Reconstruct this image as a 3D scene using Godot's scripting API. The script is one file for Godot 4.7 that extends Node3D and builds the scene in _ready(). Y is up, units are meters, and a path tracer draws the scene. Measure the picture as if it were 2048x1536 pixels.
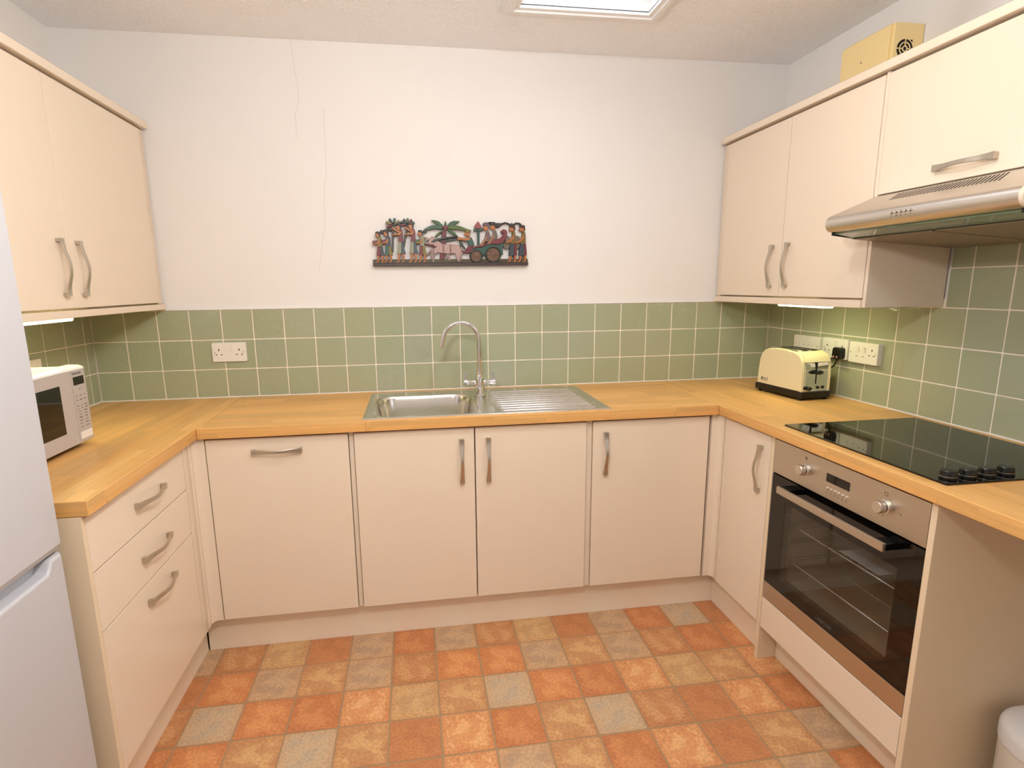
extends Node3D
# A small U-shaped kitchen. x runs along the back wall, y up, z towards the viewer; metres.

const W := 3.185          # back wall length
const CH := 2.413         # ceiling height
const WT := 0.91          # worktop height
const TP := 0.13271       # wall tile pitch
const CREAM := Color(0.925, 0.86, 0.775)

var org := {}
var used := {}
var M := {}
var rng := RandomNumberGenerator.new()

# ------------------------------------------------------------------ mesh builder
class MB:
	var v := PackedVector3Array()
	var n := PackedVector3Array()
	var t := PackedVector2Array()
	var ix := PackedInt32Array()
	var grain := 0

	func vert(p: Vector3, nn: Vector3, uv = null) -> int:
		v.append(p)
		n.append(nn)
		if uv == null:
			var a := nn.abs()
			if grain == 1:
				uv = Vector2(p.z, p.x) if a.y >= a.x and a.y >= a.z else (Vector2(p.z, p.y + 0.37) if a.x >= a.z else Vector2(p.x * 0.3, p.y + 0.11))
			elif grain == 2:
				uv = Vector2(p.x, p.z) if a.y >= a.x and a.y >= a.z else (Vector2(p.x, p.y + 0.37) if a.z >= a.x else Vector2(p.z * 0.3, p.y + 0.11))
			elif a.y >= a.x and a.y >= a.z:
				uv = Vector2(p.x, p.z)
			elif a.x >= a.z:
				uv = Vector2(p.z, p.y)
			else:
				uv = Vector2(p.x, p.y)
		t.append(uv)
		return v.size() - 1

	func tri(a: int, b: int, c: int) -> void:
		var g := (v[b] - v[a]).cross(v[c] - v[a])
		if g.dot(n[a] + n[b] + n[c]) > 0.0:
			ix.append_array(PackedInt32Array([a, c, b]))
		else:
			ix.append_array(PackedInt32Array([a, b, c]))

	func quad(a: int, b: int, c: int, d: int) -> void:
		tri(a, b, c)
		tri(a, c, d)

	func face(p0: Vector3, p1: Vector3, p2: Vector3, p3: Vector3, nn: Vector3) -> void:
		quad(vert(p0, nn), vert(p1, nn), vert(p2, nn), vert(p3, nn))

	func card(p0: Vector3, p1: Vector3, p2: Vector3, p3: Vector3, nn: Vector3) -> void:
		quad(vert(p0, nn, Vector2(0, 1)), vert(p1, nn, Vector2(1, 1)), vert(p2, nn, Vector2(1, 0)), vert(p3, nn, Vector2(0, 0)))

	# box with softened edges of radius r
	func box(a: Vector3, b: Vector3, r := 0.0) -> MB:
		var lo := Vector3(minf(a.x, b.x), minf(a.y, b.y), minf(a.z, b.z))
		var hi := Vector3(maxf(a.x, b.x), maxf(a.y, b.y), maxf(a.z, b.z))
		r = minf(r, 0.49 * minf(hi.x - lo.x, minf(hi.y - lo.y, hi.z - lo.z)))
		var id := []
		for k in 8:
			var s := Vector3(1 if k & 1 else -1, 1 if k & 2 else -1, 1 if k & 4 else -1)
			var c := Vector3(hi.x if k & 1 else lo.x, hi.y if k & 2 else lo.y, hi.z if k & 4 else lo.z)
			var row := []
			for ax in 3:
				var p := c
				for o in 3:
					if o != ax:
						p[o] -= s[o] * r
				var nn := Vector3.ZERO
				nn[ax] = s[ax]
				row.append(vert(p, nn))
			id.append(row)
		var f := [[0, 2, 6, 4], [1, 3, 7, 5], [0, 1, 5, 4], [2, 3, 7, 6], [0, 1, 3, 2], [4, 5, 7, 6]]
		for k in 6:
			var ax: int = k / 2
			quad(id[f[k][0]][ax], id[f[k][1]][ax], id[f[k][2]][ax], id[f[k][3]][ax])
		if r > 0.0:
			for ax in 3:
				var o1 := (ax + 1) % 3
				var o2 := (ax + 2) % 3
				for k in 8:
					if not k & (1 << ax):
						var k2 := k | (1 << ax)
						quad(id[k][o1], id[k2][o1], id[k2][o2], id[k][o2])
			for k in 8:
				tri(id[k][0], id[k][1], id[k][2])
		return self

	# polygon in the frame's xy, extruded along its z from d0 to d1, softened at d1 by bev
	func prism(poly: PackedVector2Array, f: Transform3D, d0: float, d1: float, bev := 0.0, smooth := 0.8) -> MB:
		if Geometry2D.is_polygon_clockwise(poly):
			poly = poly.duplicate()
			poly.reverse()
		var c := poly.size()
		var en := []
		for i in c:
			var e := (poly[(i + 1) % c] - poly[i]).normalized()
			en.append(Vector2(e.y, -e.x))
		var up := f.basis.z.normalized() * signf(d1 - d0)
		var inner := PackedVector2Array()
		for i in c:
			var m: Vector2 = en[(i + c - 1) % c] + en[i]
			var k: float = 1.0 + en[(i + c - 1) % c].dot(en[i])
			inner.append(poly[i] - m * (bev / maxf(k, 0.35)))
		var db := d1 - bev * signf(d1 - d0)
		for i in c:
			var j := (i + 1) % c
			var ni: Vector2 = en[i]
			var nj: Vector2 = en[i]
			if en[(i + c - 1) % c].dot(en[i]) > smooth:
				ni = (en[(i + c - 1) % c] + en[i]).normalized()
			if en[j].dot(en[i]) > smooth:
				nj = (en[j] + en[i]).normalized()
			var wi := (f.basis * Vector3(ni.x, ni.y, 0)).normalized()
			var wj := (f.basis * Vector3(nj.x, nj.y, 0)).normalized()
			var a := vert(f * Vector3(poly[i].x, poly[i].y, d0), wi)
			var b := vert(f * Vector3(poly[j].x, poly[j].y, d0), wj)
			var b2 := vert(f * Vector3(poly[j].x, poly[j].y, db), wj)
			var a2 := vert(f * Vector3(poly[i].x, poly[i].y, db), wi)
			quad(a, b, b2, a2)
			if bev > 0.0:
				var b3 := vert(f * Vector3(inner[j].x, inner[j].y, d1), up)
				var a3 := vert(f * Vector3(inner[i].x, inner[i].y, d1), up)
				quad(a2, b2, b3, a3)
		var top := inner if bev > 0.0 else poly
		for cap in [[top, d1, up], [poly, d0, -up]]:
			var tr := Geometry2D.triangulate_polygon(cap[0])
			if tr.is_empty():
				tr = Geometry2D.triangulate_polygon(poly)
			var first := v.size()
			for p in cap[0]:
				vert(f * Vector3(p.x, p.y, cap[1]), cap[2])
			for k in range(0, tr.size(), 3):
				tri(first + tr[k], first + tr[k + 1], first + tr[k + 2])
		return self

	# profile of (radius, height) turned round the frame's y
	func lathe(prof: Array, f: Transform3D, segs := 24, smooth := 0.6) -> MB:
		var c := prof.size()
		var sn := []
		for i in c - 1:
			var e: Vector2 = (prof[i + 1] - prof[i]).normalized()
			sn.append(Vector2(e.y, -e.x))
		for i in c - 1:
			var n0: Vector2 = sn[i]
			var n1: Vector2 = sn[i]
			if i > 0 and sn[i - 1].dot(sn[i]) > smooth:
				n0 = (sn[i - 1] + sn[i]).normalized()
			if i < c - 2 and sn[i + 1].dot(sn[i]) > smooth:
				n1 = (sn[i + 1] + sn[i]).normalized()
			var rows := [[], []]
			for k in segs + 1:
				var a := TAU * k / segs
				var d := Vector3(cos(a), 0, sin(a))
				for q in 2:
					var p: Vector2 = prof[i + q]
					var m: Vector2 = n1 if q else n0
					rows[q].append(vert(f * (d * p.x + Vector3(0, p.y, 0)), (f.basis * (d * m.x + Vector3(0, m.y, 0))).normalized(), Vector2(a * 0.1, p.y)))
			for k in segs:
				quad(rows[0][k], rows[0][k + 1], rows[1][k + 1], rows[1][k])
		return self

	func tube(path: Array, r, segs := 12, caps := true) -> MB:
		var c := path.size()
		var up := Vector3(0.123, 0.9, 0.321)
		var prev := []
		var side := Vector3.ZERO
		for i in c:
			var d: Vector3 = ((path[mini(i + 1, c - 1)] - path[maxi(i - 1, 0)]) as Vector3).normalized()
			if i == 0:
				side = d.cross(up).normalized()
			side = (side - d * side.dot(d)).normalized()
			var s2 := d.cross(side)
			var rr: float = r[i] if r is Array else r
			var row := []
			for k in segs + 1:
				var a := TAU * k / segs
				var nn := side * cos(a) + s2 * sin(a)
				row.append(vert(path[i] + nn * rr, nn, Vector2(a * 0.1, i * 0.1)))
			if i > 0:
				for k in segs:
					quad(prev[k], prev[k + 1], row[k + 1], row[k])
			if caps and (i == 0 or i == c - 1):
				var nn := -d if i == 0 else d
				var m := vert(path[i], nn)
				var first := v.size()
				for k in segs:
					vert(v[row[k]], nn)
				for k in segs:
					tri(m, first + k, first + (k + 1) % segs)
			prev = row
		return self

	# grid of rows of points with normals worked out from the neighbours
	func sheet(rows: Array, flip := false) -> MB:
		var r := rows.size()
		var c: int = rows[0].size()
		var first := v.size()
		for i in r:
			for j in c:
				var du: Vector3 = rows[i][mini(j + 1, c - 1)] - rows[i][maxi(j - 1, 0)]
				var dv: Vector3 = rows[mini(i + 1, r - 1)][j] - rows[maxi(i - 1, 0)][j]
				var nn := du.cross(dv).normalized()
				vert(rows[i][j], -nn if flip else nn)
		for i in r - 1:
			for j in c - 1:
				var a := first + i * c + j
				quad(a, a + 1, a + c + 1, a + c)
		return self

	func ball(c: Vector3, rad: Vector3, segs := 12, rings := 8) -> MB:
		var prof := []
		for i in rings + 1:
			var a := -PI / 2 + PI * i / rings
			prof.append(Vector2(cos(a) + 0.0001, sin(a)))
		var f := Transform3D(Basis.from_scale(rad), c)
		return lathe(prof, f, segs, 0.2)

	func mesh(shift := Vector3.ZERO) -> ArrayMesh:
		var p := v
		if shift != Vector3.ZERO:
			p = PackedVector3Array()
			for q in v:
				p.append(q - shift)
		var arr := []
		arr.resize(Mesh.ARRAY_MAX)
		arr[Mesh.ARRAY_VERTEX] = p
		arr[Mesh.ARRAY_NORMAL] = n
		arr[Mesh.ARRAY_TEX_UV] = t
		arr[Mesh.ARRAY_INDEX] = ix
		var m := ArrayMesh.new()
		m.add_surface_from_arrays(Mesh.PRIMITIVE_TRIANGLES, arr)
		return m

# ------------------------------------------------------------------ node helpers
func numbered(called: String) -> String:
	var k: int = used.get(called, 0)
	used[called] = k + 1
	return called if k == 0 else "%s_%03d" % [called, k]

func thing(called: String, label: String, category: String, at := Vector3.ZERO, group := "") -> Node3D:
	var o := Node3D.new()
	o.name = numbered(called)
	add_child(o, true)
	o.position = at
	org[o] = at
	tag(o, label, category, group)
	return o

func tag(o: Node3D, label: String, category: String, group := "") -> void:
	o.set_meta("label", label)
	o.set_meta("category", category)
	if group:
		o.set_meta("group", group)

func part(called: String, mb: MB, mat: Material, parent: Node3D, label := "") -> MeshInstance3D:
	var base: Vector3 = org.get(parent, Vector3.ZERO)
	return inst(called, mb.mesh(base), mat, Transform3D(Basis(), base), parent, label)

func inst(called: String, m: Mesh, mat: Material, xf: Transform3D, parent: Node3D, label := "") -> MeshInstance3D:
	var o := MeshInstance3D.new()
	o.name = called
	o.mesh = m
	o.material_override = mat
	o.cast_shadow = GeometryInstance3D.SHADOW_CASTING_SETTING_ON
	var base: Vector3 = org.get(parent, Vector3.ZERO)
	o.transform = xf.translated(-base)
	parent.add_child(o, true)
	org[o] = base + o.transform.origin
	if label:
		o.set_meta("label", label)
	return o

func single(called: String, mb: MB, mat: Material, at: Vector3, label: String, category: String, group := "") -> MeshInstance3D:
	var o := inst(numbered(called), mb.mesh(at), mat, Transform3D(Basis(), at), self)
	tag(o, label, category, group)
	return o

func struct(called: String, mb: MB, mat: Material, label := "") -> MeshInstance3D:
	var o := inst(numbered(called), mb.mesh(), mat, Transform3D(), self)
	o.set_meta("kind", "structure")
	if label:
		o.set_meta("label", label)
	return o

func bx(a: Vector3, b: Vector3, r := 0.0) -> MB:
	return MB.new().box(a, b, r)

func v3(x: float, y: float, z: float) -> Vector3:
	return Vector3(x, y, z)

func pv(a: Array) -> PackedVector2Array:
	var p := PackedVector2Array()
	for k in range(0, a.size(), 2):
		p.append(Vector2(a[k], a[k + 1]))
	return p

# frame whose xy is (u, w) and z is their outward normal
func frame(o: Vector3, u: Vector3, w: Vector3) -> Transform3D:
	return Transform3D(Basis(u, w, u.cross(w)), o)

# frame for a lathe: its y along d
func along(o: Vector3, d: Vector3) -> Transform3D:
	d = d.normalized()
	var s := d.cross(Vector3(0.31, 0.2, 0.9) if absf(d.z) < 0.8 else Vector3(1, 0, 0)).normalized()
	return Transform3D(Basis(s, d, s.cross(d)), o)

func rounded(x0: float, y0: float, x1: float, y1: float, r: float, seg := 6) -> PackedVector2Array:
	var p := PackedVector2Array()
	var cs := [Vector2(x1 - r, y0 + r), Vector2(x1 - r, y1 - r), Vector2(x0 + r, y1 - r), Vector2(x0 + r, y0 + r)]
	for k in 4:
		for i in seg + 1:
			var a := -PI / 2 + k * PI / 2 + PI / 2 * i / seg
			p.append(cs[k] + Vector2(cos(a), sin(a)) * r)
	return p

func lettering(words: String, size: float, depth: float, font := "Droid Sans") -> TextMesh:
	var f := SystemFont.new()
	f.font_names = PackedStringArray([font])
	var t := TextMesh.new()
	t.text = words
	t.font = f
	t.font_size = 32
	t.pixel_size = size / 23.0
	t.depth = depth
	t.curve_step = 2.0
	return t

# ------------------------------------------------------------------ materials
func sm(called: String, c: Color, rough := 0.5, metal := 0.0, spec := 0.5) -> StandardMaterial3D:
	var m := StandardMaterial3D.new()
	m.resource_name = called
	m.albedo_color = c
	m.roughness = rough
	m.metallic = metal
	m.metallic_specular = spec
	M[called] = m
	return m

func noise(kind: int, freq: float, octaves := 3, sd := 1) -> FastNoiseLite:
	var n := FastNoiseLite.new()
	n.noise_type = kind
	n.frequency = freq
	n.fractal_octaves = octaves
	n.seed = sd
	return n

func relief(m: StandardMaterial3D, n: FastNoiseLite, px: int, metres: float, height_cm: float) -> void:
	var im := n.get_seamless_image(px, px)
	im.convert(Image.FORMAT_RGB8)
	m.heightmap_enabled = true
	m.heightmap_texture = ImageTexture.create_from_image(im)
	m.heightmap_scale = height_cm
	m.uv1_triplanar = true
	m.uv1_world_triplanar = true
	m.uv1_scale = Vector3.ONE / metres

func wood_texture() -> ImageTexture:
	# staves 42 mm wide in a 1.2 x 0.504 m repeat
	var w := 1024
	var h := 432
	var rows := 12
	var rh := h / rows
	var fine := noise(FastNoiseLite.TYPE_SIMPLEX, 0.02, 4, 5).get_seamless_image(w, h)
	var pores := noise(FastNoiseLite.TYPE_SIMPLEX, 0.09, 2, 9).get_seamless_image(w, h)
	var fd := fine.get_data()
	var pd := pores.get_data()
	var out := PackedByteArray()
	out.resize(w * h * 3)
	var r := RandomNumberGenerator.new()
	r.seed = 77
	for k in rows:
		var cuts := []
		var x := r.randi_range(-200, 0)
		while x < w:
			var l := r.randi_range(260, 460)
			cuts.append([x, x + l, r.randf_range(-1, 1), r.randf_range(-1, 1), r.randi_range(0, w), r.randi_range(0, h)])
			x += l
		cuts[-1][1] = w + 999
		for y in rh:
			var ci := 0
			var edge := 1.0 if y > 0 else 0.94
			for px in w:
				while px >= cuts[ci][1]:
					ci += 1
				var c = cuts[ci]
				var sx: int = (px / 9 + int(c[4])) % w
				var sy: int = (y * 5 + int(c[5])) % h
				var g: float = fd[sy * w + sx] / 255.0 - 0.5
				var q: float = pd[((y * 7 + int(c[4])) % h) * w + (px / 4 + int(c[5])) % w] / 255.0 - 0.5
				var b: float = (1.0 + 0.042 * c[2] + 0.085 * g + 0.04 * q) * edge
				if px - c[0] < 2:
					b *= 0.95
				var o := ((k * rh + y) * w + px) * 3
				out[o] = clampi(int(222 * b), 0, 255)
				out[o + 1] = clampi(int((171 + 3 * c[3]) * b), 0, 255)
				out[o + 2] = clampi(int((104 + 5 * c[3]) * b), 0, 255)
	return ImageTexture.create_from_image(Image.create_from_data(w, h, false, Image.FORMAT_RGB8, out))

func floor_texture(base: Color, patch: Color, rim: Color, sd: int) -> ImageTexture:
	var s := 128
	var na := noise(FastNoiseLite.TYPE_SIMPLEX, 0.014, 5, sd)
	na.fractal_gain = 0.38
	var a := na.get_image(s, s).get_data()
	var nb := noise(FastNoiseLite.TYPE_SIMPLEX, 0.085, 4, sd + 50)
	nb.fractal_gain = 0.62
	var b := nb.get_image(s, s).get_data()
	var out := PackedByteArray()
	out.resize(s * s * 3)
	for y in s:
		for x in s:
			var i := y * s + x
			var f: float = clampf((a[i] / 255.0 - 0.5) * 1.5 + 0.5, 0, 1)
			var g: float = b[i] / 255.0 - 0.5
			var d: float = minf(minf(x, s - 1 - x), minf(y, s - 1 - y)) / 34.0 + g * 0.5
			var c := base.lerp(patch, smoothstep(0.25, 0.85, f)).lerp(rim, 0.55 * (1.0 - smoothstep(0.0, 0.9, d)))
			var k := 1.0 + 0.17 * g
			out[i * 3] = clampi(int(c.r * 255 * k), 0, 255)
			out[i * 3 + 1] = clampi(int(c.g * 255 * k), 0, 255)
			out[i * 3 + 2] = clampi(int(c.b * 255 * k), 0, 255)
	return ImageTexture.create_from_image(Image.create_from_data(s, s, false, Image.FORMAT_RGB8, out))

func make_materials() -> void:
	var p := sm("wall_paint", Color(0.93, 0.915, 0.90), 0.85, 0, 0.3)
	relief(p, noise(FastNoiseLite.TYPE_SIMPLEX, 0.03, 3, 21), 256, 0.5, 0.03)
	var c := sm("ceiling_paint", Color(0.985, 0.98, 0.985), 0.6, 0, 0.4)
	relief(c, noise(FastNoiseLite.TYPE_SIMPLEX, 0.075, 2, 4), 512, 0.55, 0.28)
	sm("trim_white", Color(0.94, 0.93, 0.92), 0.35)
	sm("cream_gloss", CREAM, 0.16, 0, 0.5)
	sm("cream_matt", CREAM.darkened(0.04), 0.45, 0, 0.4)
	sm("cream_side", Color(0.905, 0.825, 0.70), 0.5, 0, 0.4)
	sm("cream_plinth", Color(0.95, 0.89, 0.80), 0.4)
	sm("carcass", Color(0.86, 0.82, 0.75), 0.6)
	var wd := sm("oak", Color(1, 1, 1), 0.38, 0, 0.4)
	wd.albedo_texture = wood_texture()
	wd.uv1_scale = Vector3(1 / 1.2, 1 / 0.504, 1)
	sm("joint_brown", Color(0.45, 0.3, 0.16), 0.6)
	sm("steel", Color(0.80, 0.765, 0.71), 0.38, 1.0)
	sm("smooth_steel", Color(0.86, 0.835, 0.80), 0.36, 1.0)
	sm("sink_steel", Color(0.88, 0.865, 0.84), 0.2, 1.0)
	sm("nickel", Color(0.78, 0.75, 0.70), 0.34, 1.0)
	sm("chrome", Color(0.88, 0.88, 0.88), 0.05, 1.0)
	sm("black_gloss", Color(0.012, 0.011, 0.011), 0.04, 0, 0.55)
	sm("black_plastic", Color(0.02, 0.02, 0.022), 0.3)
	sm("dark_gap", Color(0.035, 0.032, 0.03), 0.8)
	sm("white_plastic", Color(0.93, 0.91, 0.88), 0.3)
	sm("grey_print", Color(0.35, 0.34, 0.34), 0.6)
	sm("dark_print", Color(0.08, 0.08, 0.09), 0.6)
	sm("fridge_white", Color(0.775, 0.775, 0.79), 0.35)
	sm("fridge_recess", Color(0.78, 0.80, 0.84), 0.4)
	sm("microwave_white", Color(0.735, 0.70, 0.675), 0.35)
	sm("cream_toaster", Color(0.92, 0.87, 0.70), 0.16)
	sm("yellowed_plastic", Color(0.96, 0.86, 0.62), 0.45)
	sm("grout", Color(0.93, 0.895, 0.83), 0.9)
	sm("floor_grout", Color(0.66, 0.54, 0.40), 0.8)
	sm("lens_pink", Color(0.85, 0.6, 0.55), 0.3)
	sm("bin_white", Color(0.86, 0.85, 0.84), 0.25)
	sm("bin_body", Color(0.84, 0.81, 0.76), 0.35)
	sm("grease_filter", Color(0.62, 0.57, 0.50), 0.5, 0.6)
	sm("paper", Color(0.85, 0.85, 0.84), 0.8)
	sm("oven_enamel", Color(0.62, 0.56, 0.46), 0.45)
	var og := sm("oven_glass", Color(0.06, 0.045, 0.03, 0.22), 0.03)
	og.transparency = BaseMaterial3D.TRANSPARENCY_ALPHA
	var sg := sm("window_glass", Color(0.9, 0.95, 1.0, 0.04), 0.02)
	sg.transparency = BaseMaterial3D.TRANSPARENCY_ALPHA
	var vg := sm("visor_glass", Color(0.45, 0.62, 0.45, 0.35), 0.04)
	vg.transparency = BaseMaterial3D.TRANSPARENCY_ALPHA
	sm("crack", Color(0.78, 0.74, 0.70), 0.9)
	# wall tiles: five close greens under one wavy glaze
	var wave := noise(FastNoiseLite.TYPE_SIMPLEX, 0.016, 3, 31).get_seamless_image(512, 512)
	wave.convert(Image.FORMAT_RGB8)
	var wt := ImageTexture.create_from_image(wave)
	var greens := [Color(0.655, 0.675, 0.56), Color(0.665, 0.68, 0.57), Color(0.645, 0.67, 0.555), Color(0.66, 0.67, 0.55), Color(0.65, 0.67, 0.57)]
	for k in 5:
		var g := sm("tile_green_%d" % k, greens[k], 0.10, 0, 0.5)
		g.heightmap_enabled = true
		g.heightmap_texture = wt
		g.heightmap_scale = 0.13
		g.uv1_triplanar = true
		g.uv1_world_triplanar = true
		g.uv1_scale = Vector3(1.6, 1.6, 1.6)
	# floor tiles, nine printed kinds
	var kinds := {
		"O": [Color(0.855, 0.595, 0.385), Color(0.81, 0.53, 0.335), Color(0.75, 0.475, 0.30)],
		"P": [Color(0.82, 0.555, 0.36), Color(0.77, 0.50, 0.32), Color(0.73, 0.46, 0.29)],
		"L": [Color(0.89, 0.68, 0.47), Color(0.85, 0.60, 0.40), Color(0.76, 0.48, 0.30)],
		"R": [Color(0.775, 0.52, 0.34), Color(0.735, 0.485, 0.32), Color(0.77, 0.53, 0.355)],
		"D": [Color(0.77, 0.54, 0.36), Color(0.82, 0.61, 0.42), Color(0.70, 0.465, 0.30)],
		"Y": [Color(0.82, 0.665, 0.465), Color(0.77, 0.61, 0.43), Color(0.78, 0.57, 0.38)],
		"M": [Color(0.83, 0.65, 0.45), Color(0.77, 0.57, 0.39), Color(0.74, 0.51, 0.34)],
		"G": [Color(0.785, 0.645, 0.50), Color(0.72, 0.595, 0.475), Color(0.79, 0.61, 0.44)],
		"W": [Color(0.785, 0.675, 0.54), Color(0.74, 0.655, 0.55), Color(0.79, 0.63, 0.47)],
	}
	var sd := 100
	for k in kinds:
		var m := sm("floor_" + k, Color.WHITE, 0.5, 0, 0.4)
		m.albedo_texture = floor_texture(kinds[k][0], kinds[k][1], kinds[k][2], sd)
		sd += 7
	var lamp := sm("lamp_glow", Color(1, 1, 1), 0.4)
	lamp.emission_enabled = true
	lamp.emission = Color(1.0, 0.98, 0.78)
	lamp.emission_energy_multiplier = 5.0
	var opal := sm("opal_glow", Color(1, 1, 1), 0.3)  # glow of the added flush lamp and the unseen pendant
	opal.emission_enabled = true
	opal.emission = Color(0.98, 0.99, 1.0)
	opal.emission_energy_multiplier = 3.0
	var bulb := sm("bulb_glow", Color(1, 1, 1), 0.4)  # glow of the unseen spotlight heads
	bulb.emission_enabled = true
	bulb.emission = Color(1.0, 0.87, 0.735)
	bulb.emission_energy_multiplier = 6.0

# ------------------------------------------------------------------ build
func _ready() -> void:
	rng.seed = 11
	set_stage()
	make_materials()
	build_room()
	build_tiles()
	build_floor()
	build_worktop()
	build_base_units()
	build_wall_units()
	build_oven()
	build_hood()
	build_hob()
	build_sink()
	build_fridge()
	build_microwave()
	build_toaster()
	build_sockets()
	build_carving()
	build_fan_box()
	build_bin()
	build_lamps()

func set_stage() -> void:
	var cam := Camera3D.new()
	cam.name = "camera"
	var fpx := 1113.7522
	var near := 0.05
	cam.set_frustum(near * 1536.0 / fpx, Vector2(30.5659, 16.2078) * near / fpx, near, 60.0)
	cam.transform = Transform3D(Basis(Vector3(0.98864769, -0.0110996, 0.14984174), Vector3(0.03886151, 0.98222371, -0.18364742), Vector3(-0.1451397, 0.18738568, 0.97150454)), Vector3(1.3697, 1.3951, 2.6453))
	add_child(cam)
	cam.current = true
	var env := Environment.new()
	env.background_mode = Environment.BG_SKY
	var sky := Sky.new()
	var ps := ProceduralSkyMaterial.new()
	ps.sky_top_color = Color(0.90, 0.95, 1.0)
	ps.sky_horizon_color = Color(0.93, 0.96, 1.0)
	ps.ground_horizon_color = Color(0.62, 0.62, 0.58)
	ps.ground_bottom_color = Color(0.42, 0.42, 0.38)
	sky.sky_material = ps
	env.sky = sky
	env.background_energy_multiplier = 3.5
	env.tonemap_mode = Environment.TONE_MAPPER_LINEAR
	env.tonemap_exposure = 1.0
	env.sdfgi_enabled = true
	env.ssao_enabled = true
	env.ssil_enabled = true
	var we := WorldEnvironment.new()
	we.name = "world_environment"
	we.environment = env
	add_child(we)
	# unseen pendant, standing in for flash light bounced off the ceiling
	var om := OmniLight3D.new()
	om.name = "unseen_pendant_lamp_light"
	om.light_color = Color(1.0, 0.985, 0.97)
	om.light_energy = 0.86
	om.light_size = 0.06
	om.omni_range = 12.0
	om.omni_attenuation = 2.0
	om.shadow_enabled = true
	om.position = Vector3(1.3, 1.88, 1.95)
	add_child(om)
	var fl := OmniLight3D.new()  # added cool lamp in place of bounced flash, whitens the upper wall
	fl.name = "added_ceiling_lamp_light"
	fl.light_color = Color(0.95, 0.975, 1.0)
	fl.light_energy = 0.43
	fl.light_size = 0.06
	fl.omni_range = 12.0
	fl.omni_attenuation = 2.0
	fl.shadow_enabled = true
	fl.position = Vector3(1.75, 2.328, 1.45)
	add_child(fl, true)
	# unseen warm spots, aimed at the cabinets, back wall and base doors
	for s in spots:
		var l := SpotLight3D.new()
		l.name = "unseen_spot_light"
		l.light_color = Color(1.0, 0.88, 0.765)
		l.light_energy = s[2]
		l.light_size = 0.035
		l.spot_range = 12.0
		l.spot_angle = s[3]
		l.spot_angle_attenuation = 0.9
		l.spot_attenuation = 2.0
		l.shadow_enabled = true
		add_child(l, true)
		var at: Vector3 = s[0]
		var d: Vector3 = (s[1] - at).normalized()
		l.look_at_from_position(at + d * 0.012, at + d, Vector3(0.1, 0, 1))

# [lamp face, aimed at, energy, half angle]
var spots := [
	[Vector3(2.35, 2.29, 1.2), Vector3(0.3, 1.55, 0.6), 0.2, 50.0],
	[Vector3(2.35, 2.29, 1.45), Vector3(2.88, 1.55, 0.9), 0.12, 50.0],
	[Vector3(2.35, 2.29, 1.7), Vector3(1.2, 1.1, 0.0), 0.2, 48.0],
	[Vector3(2.35, 2.29, 1.95), Vector3(1.5, 0.3, 0.7), 0.3, 55.0],
]

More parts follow.
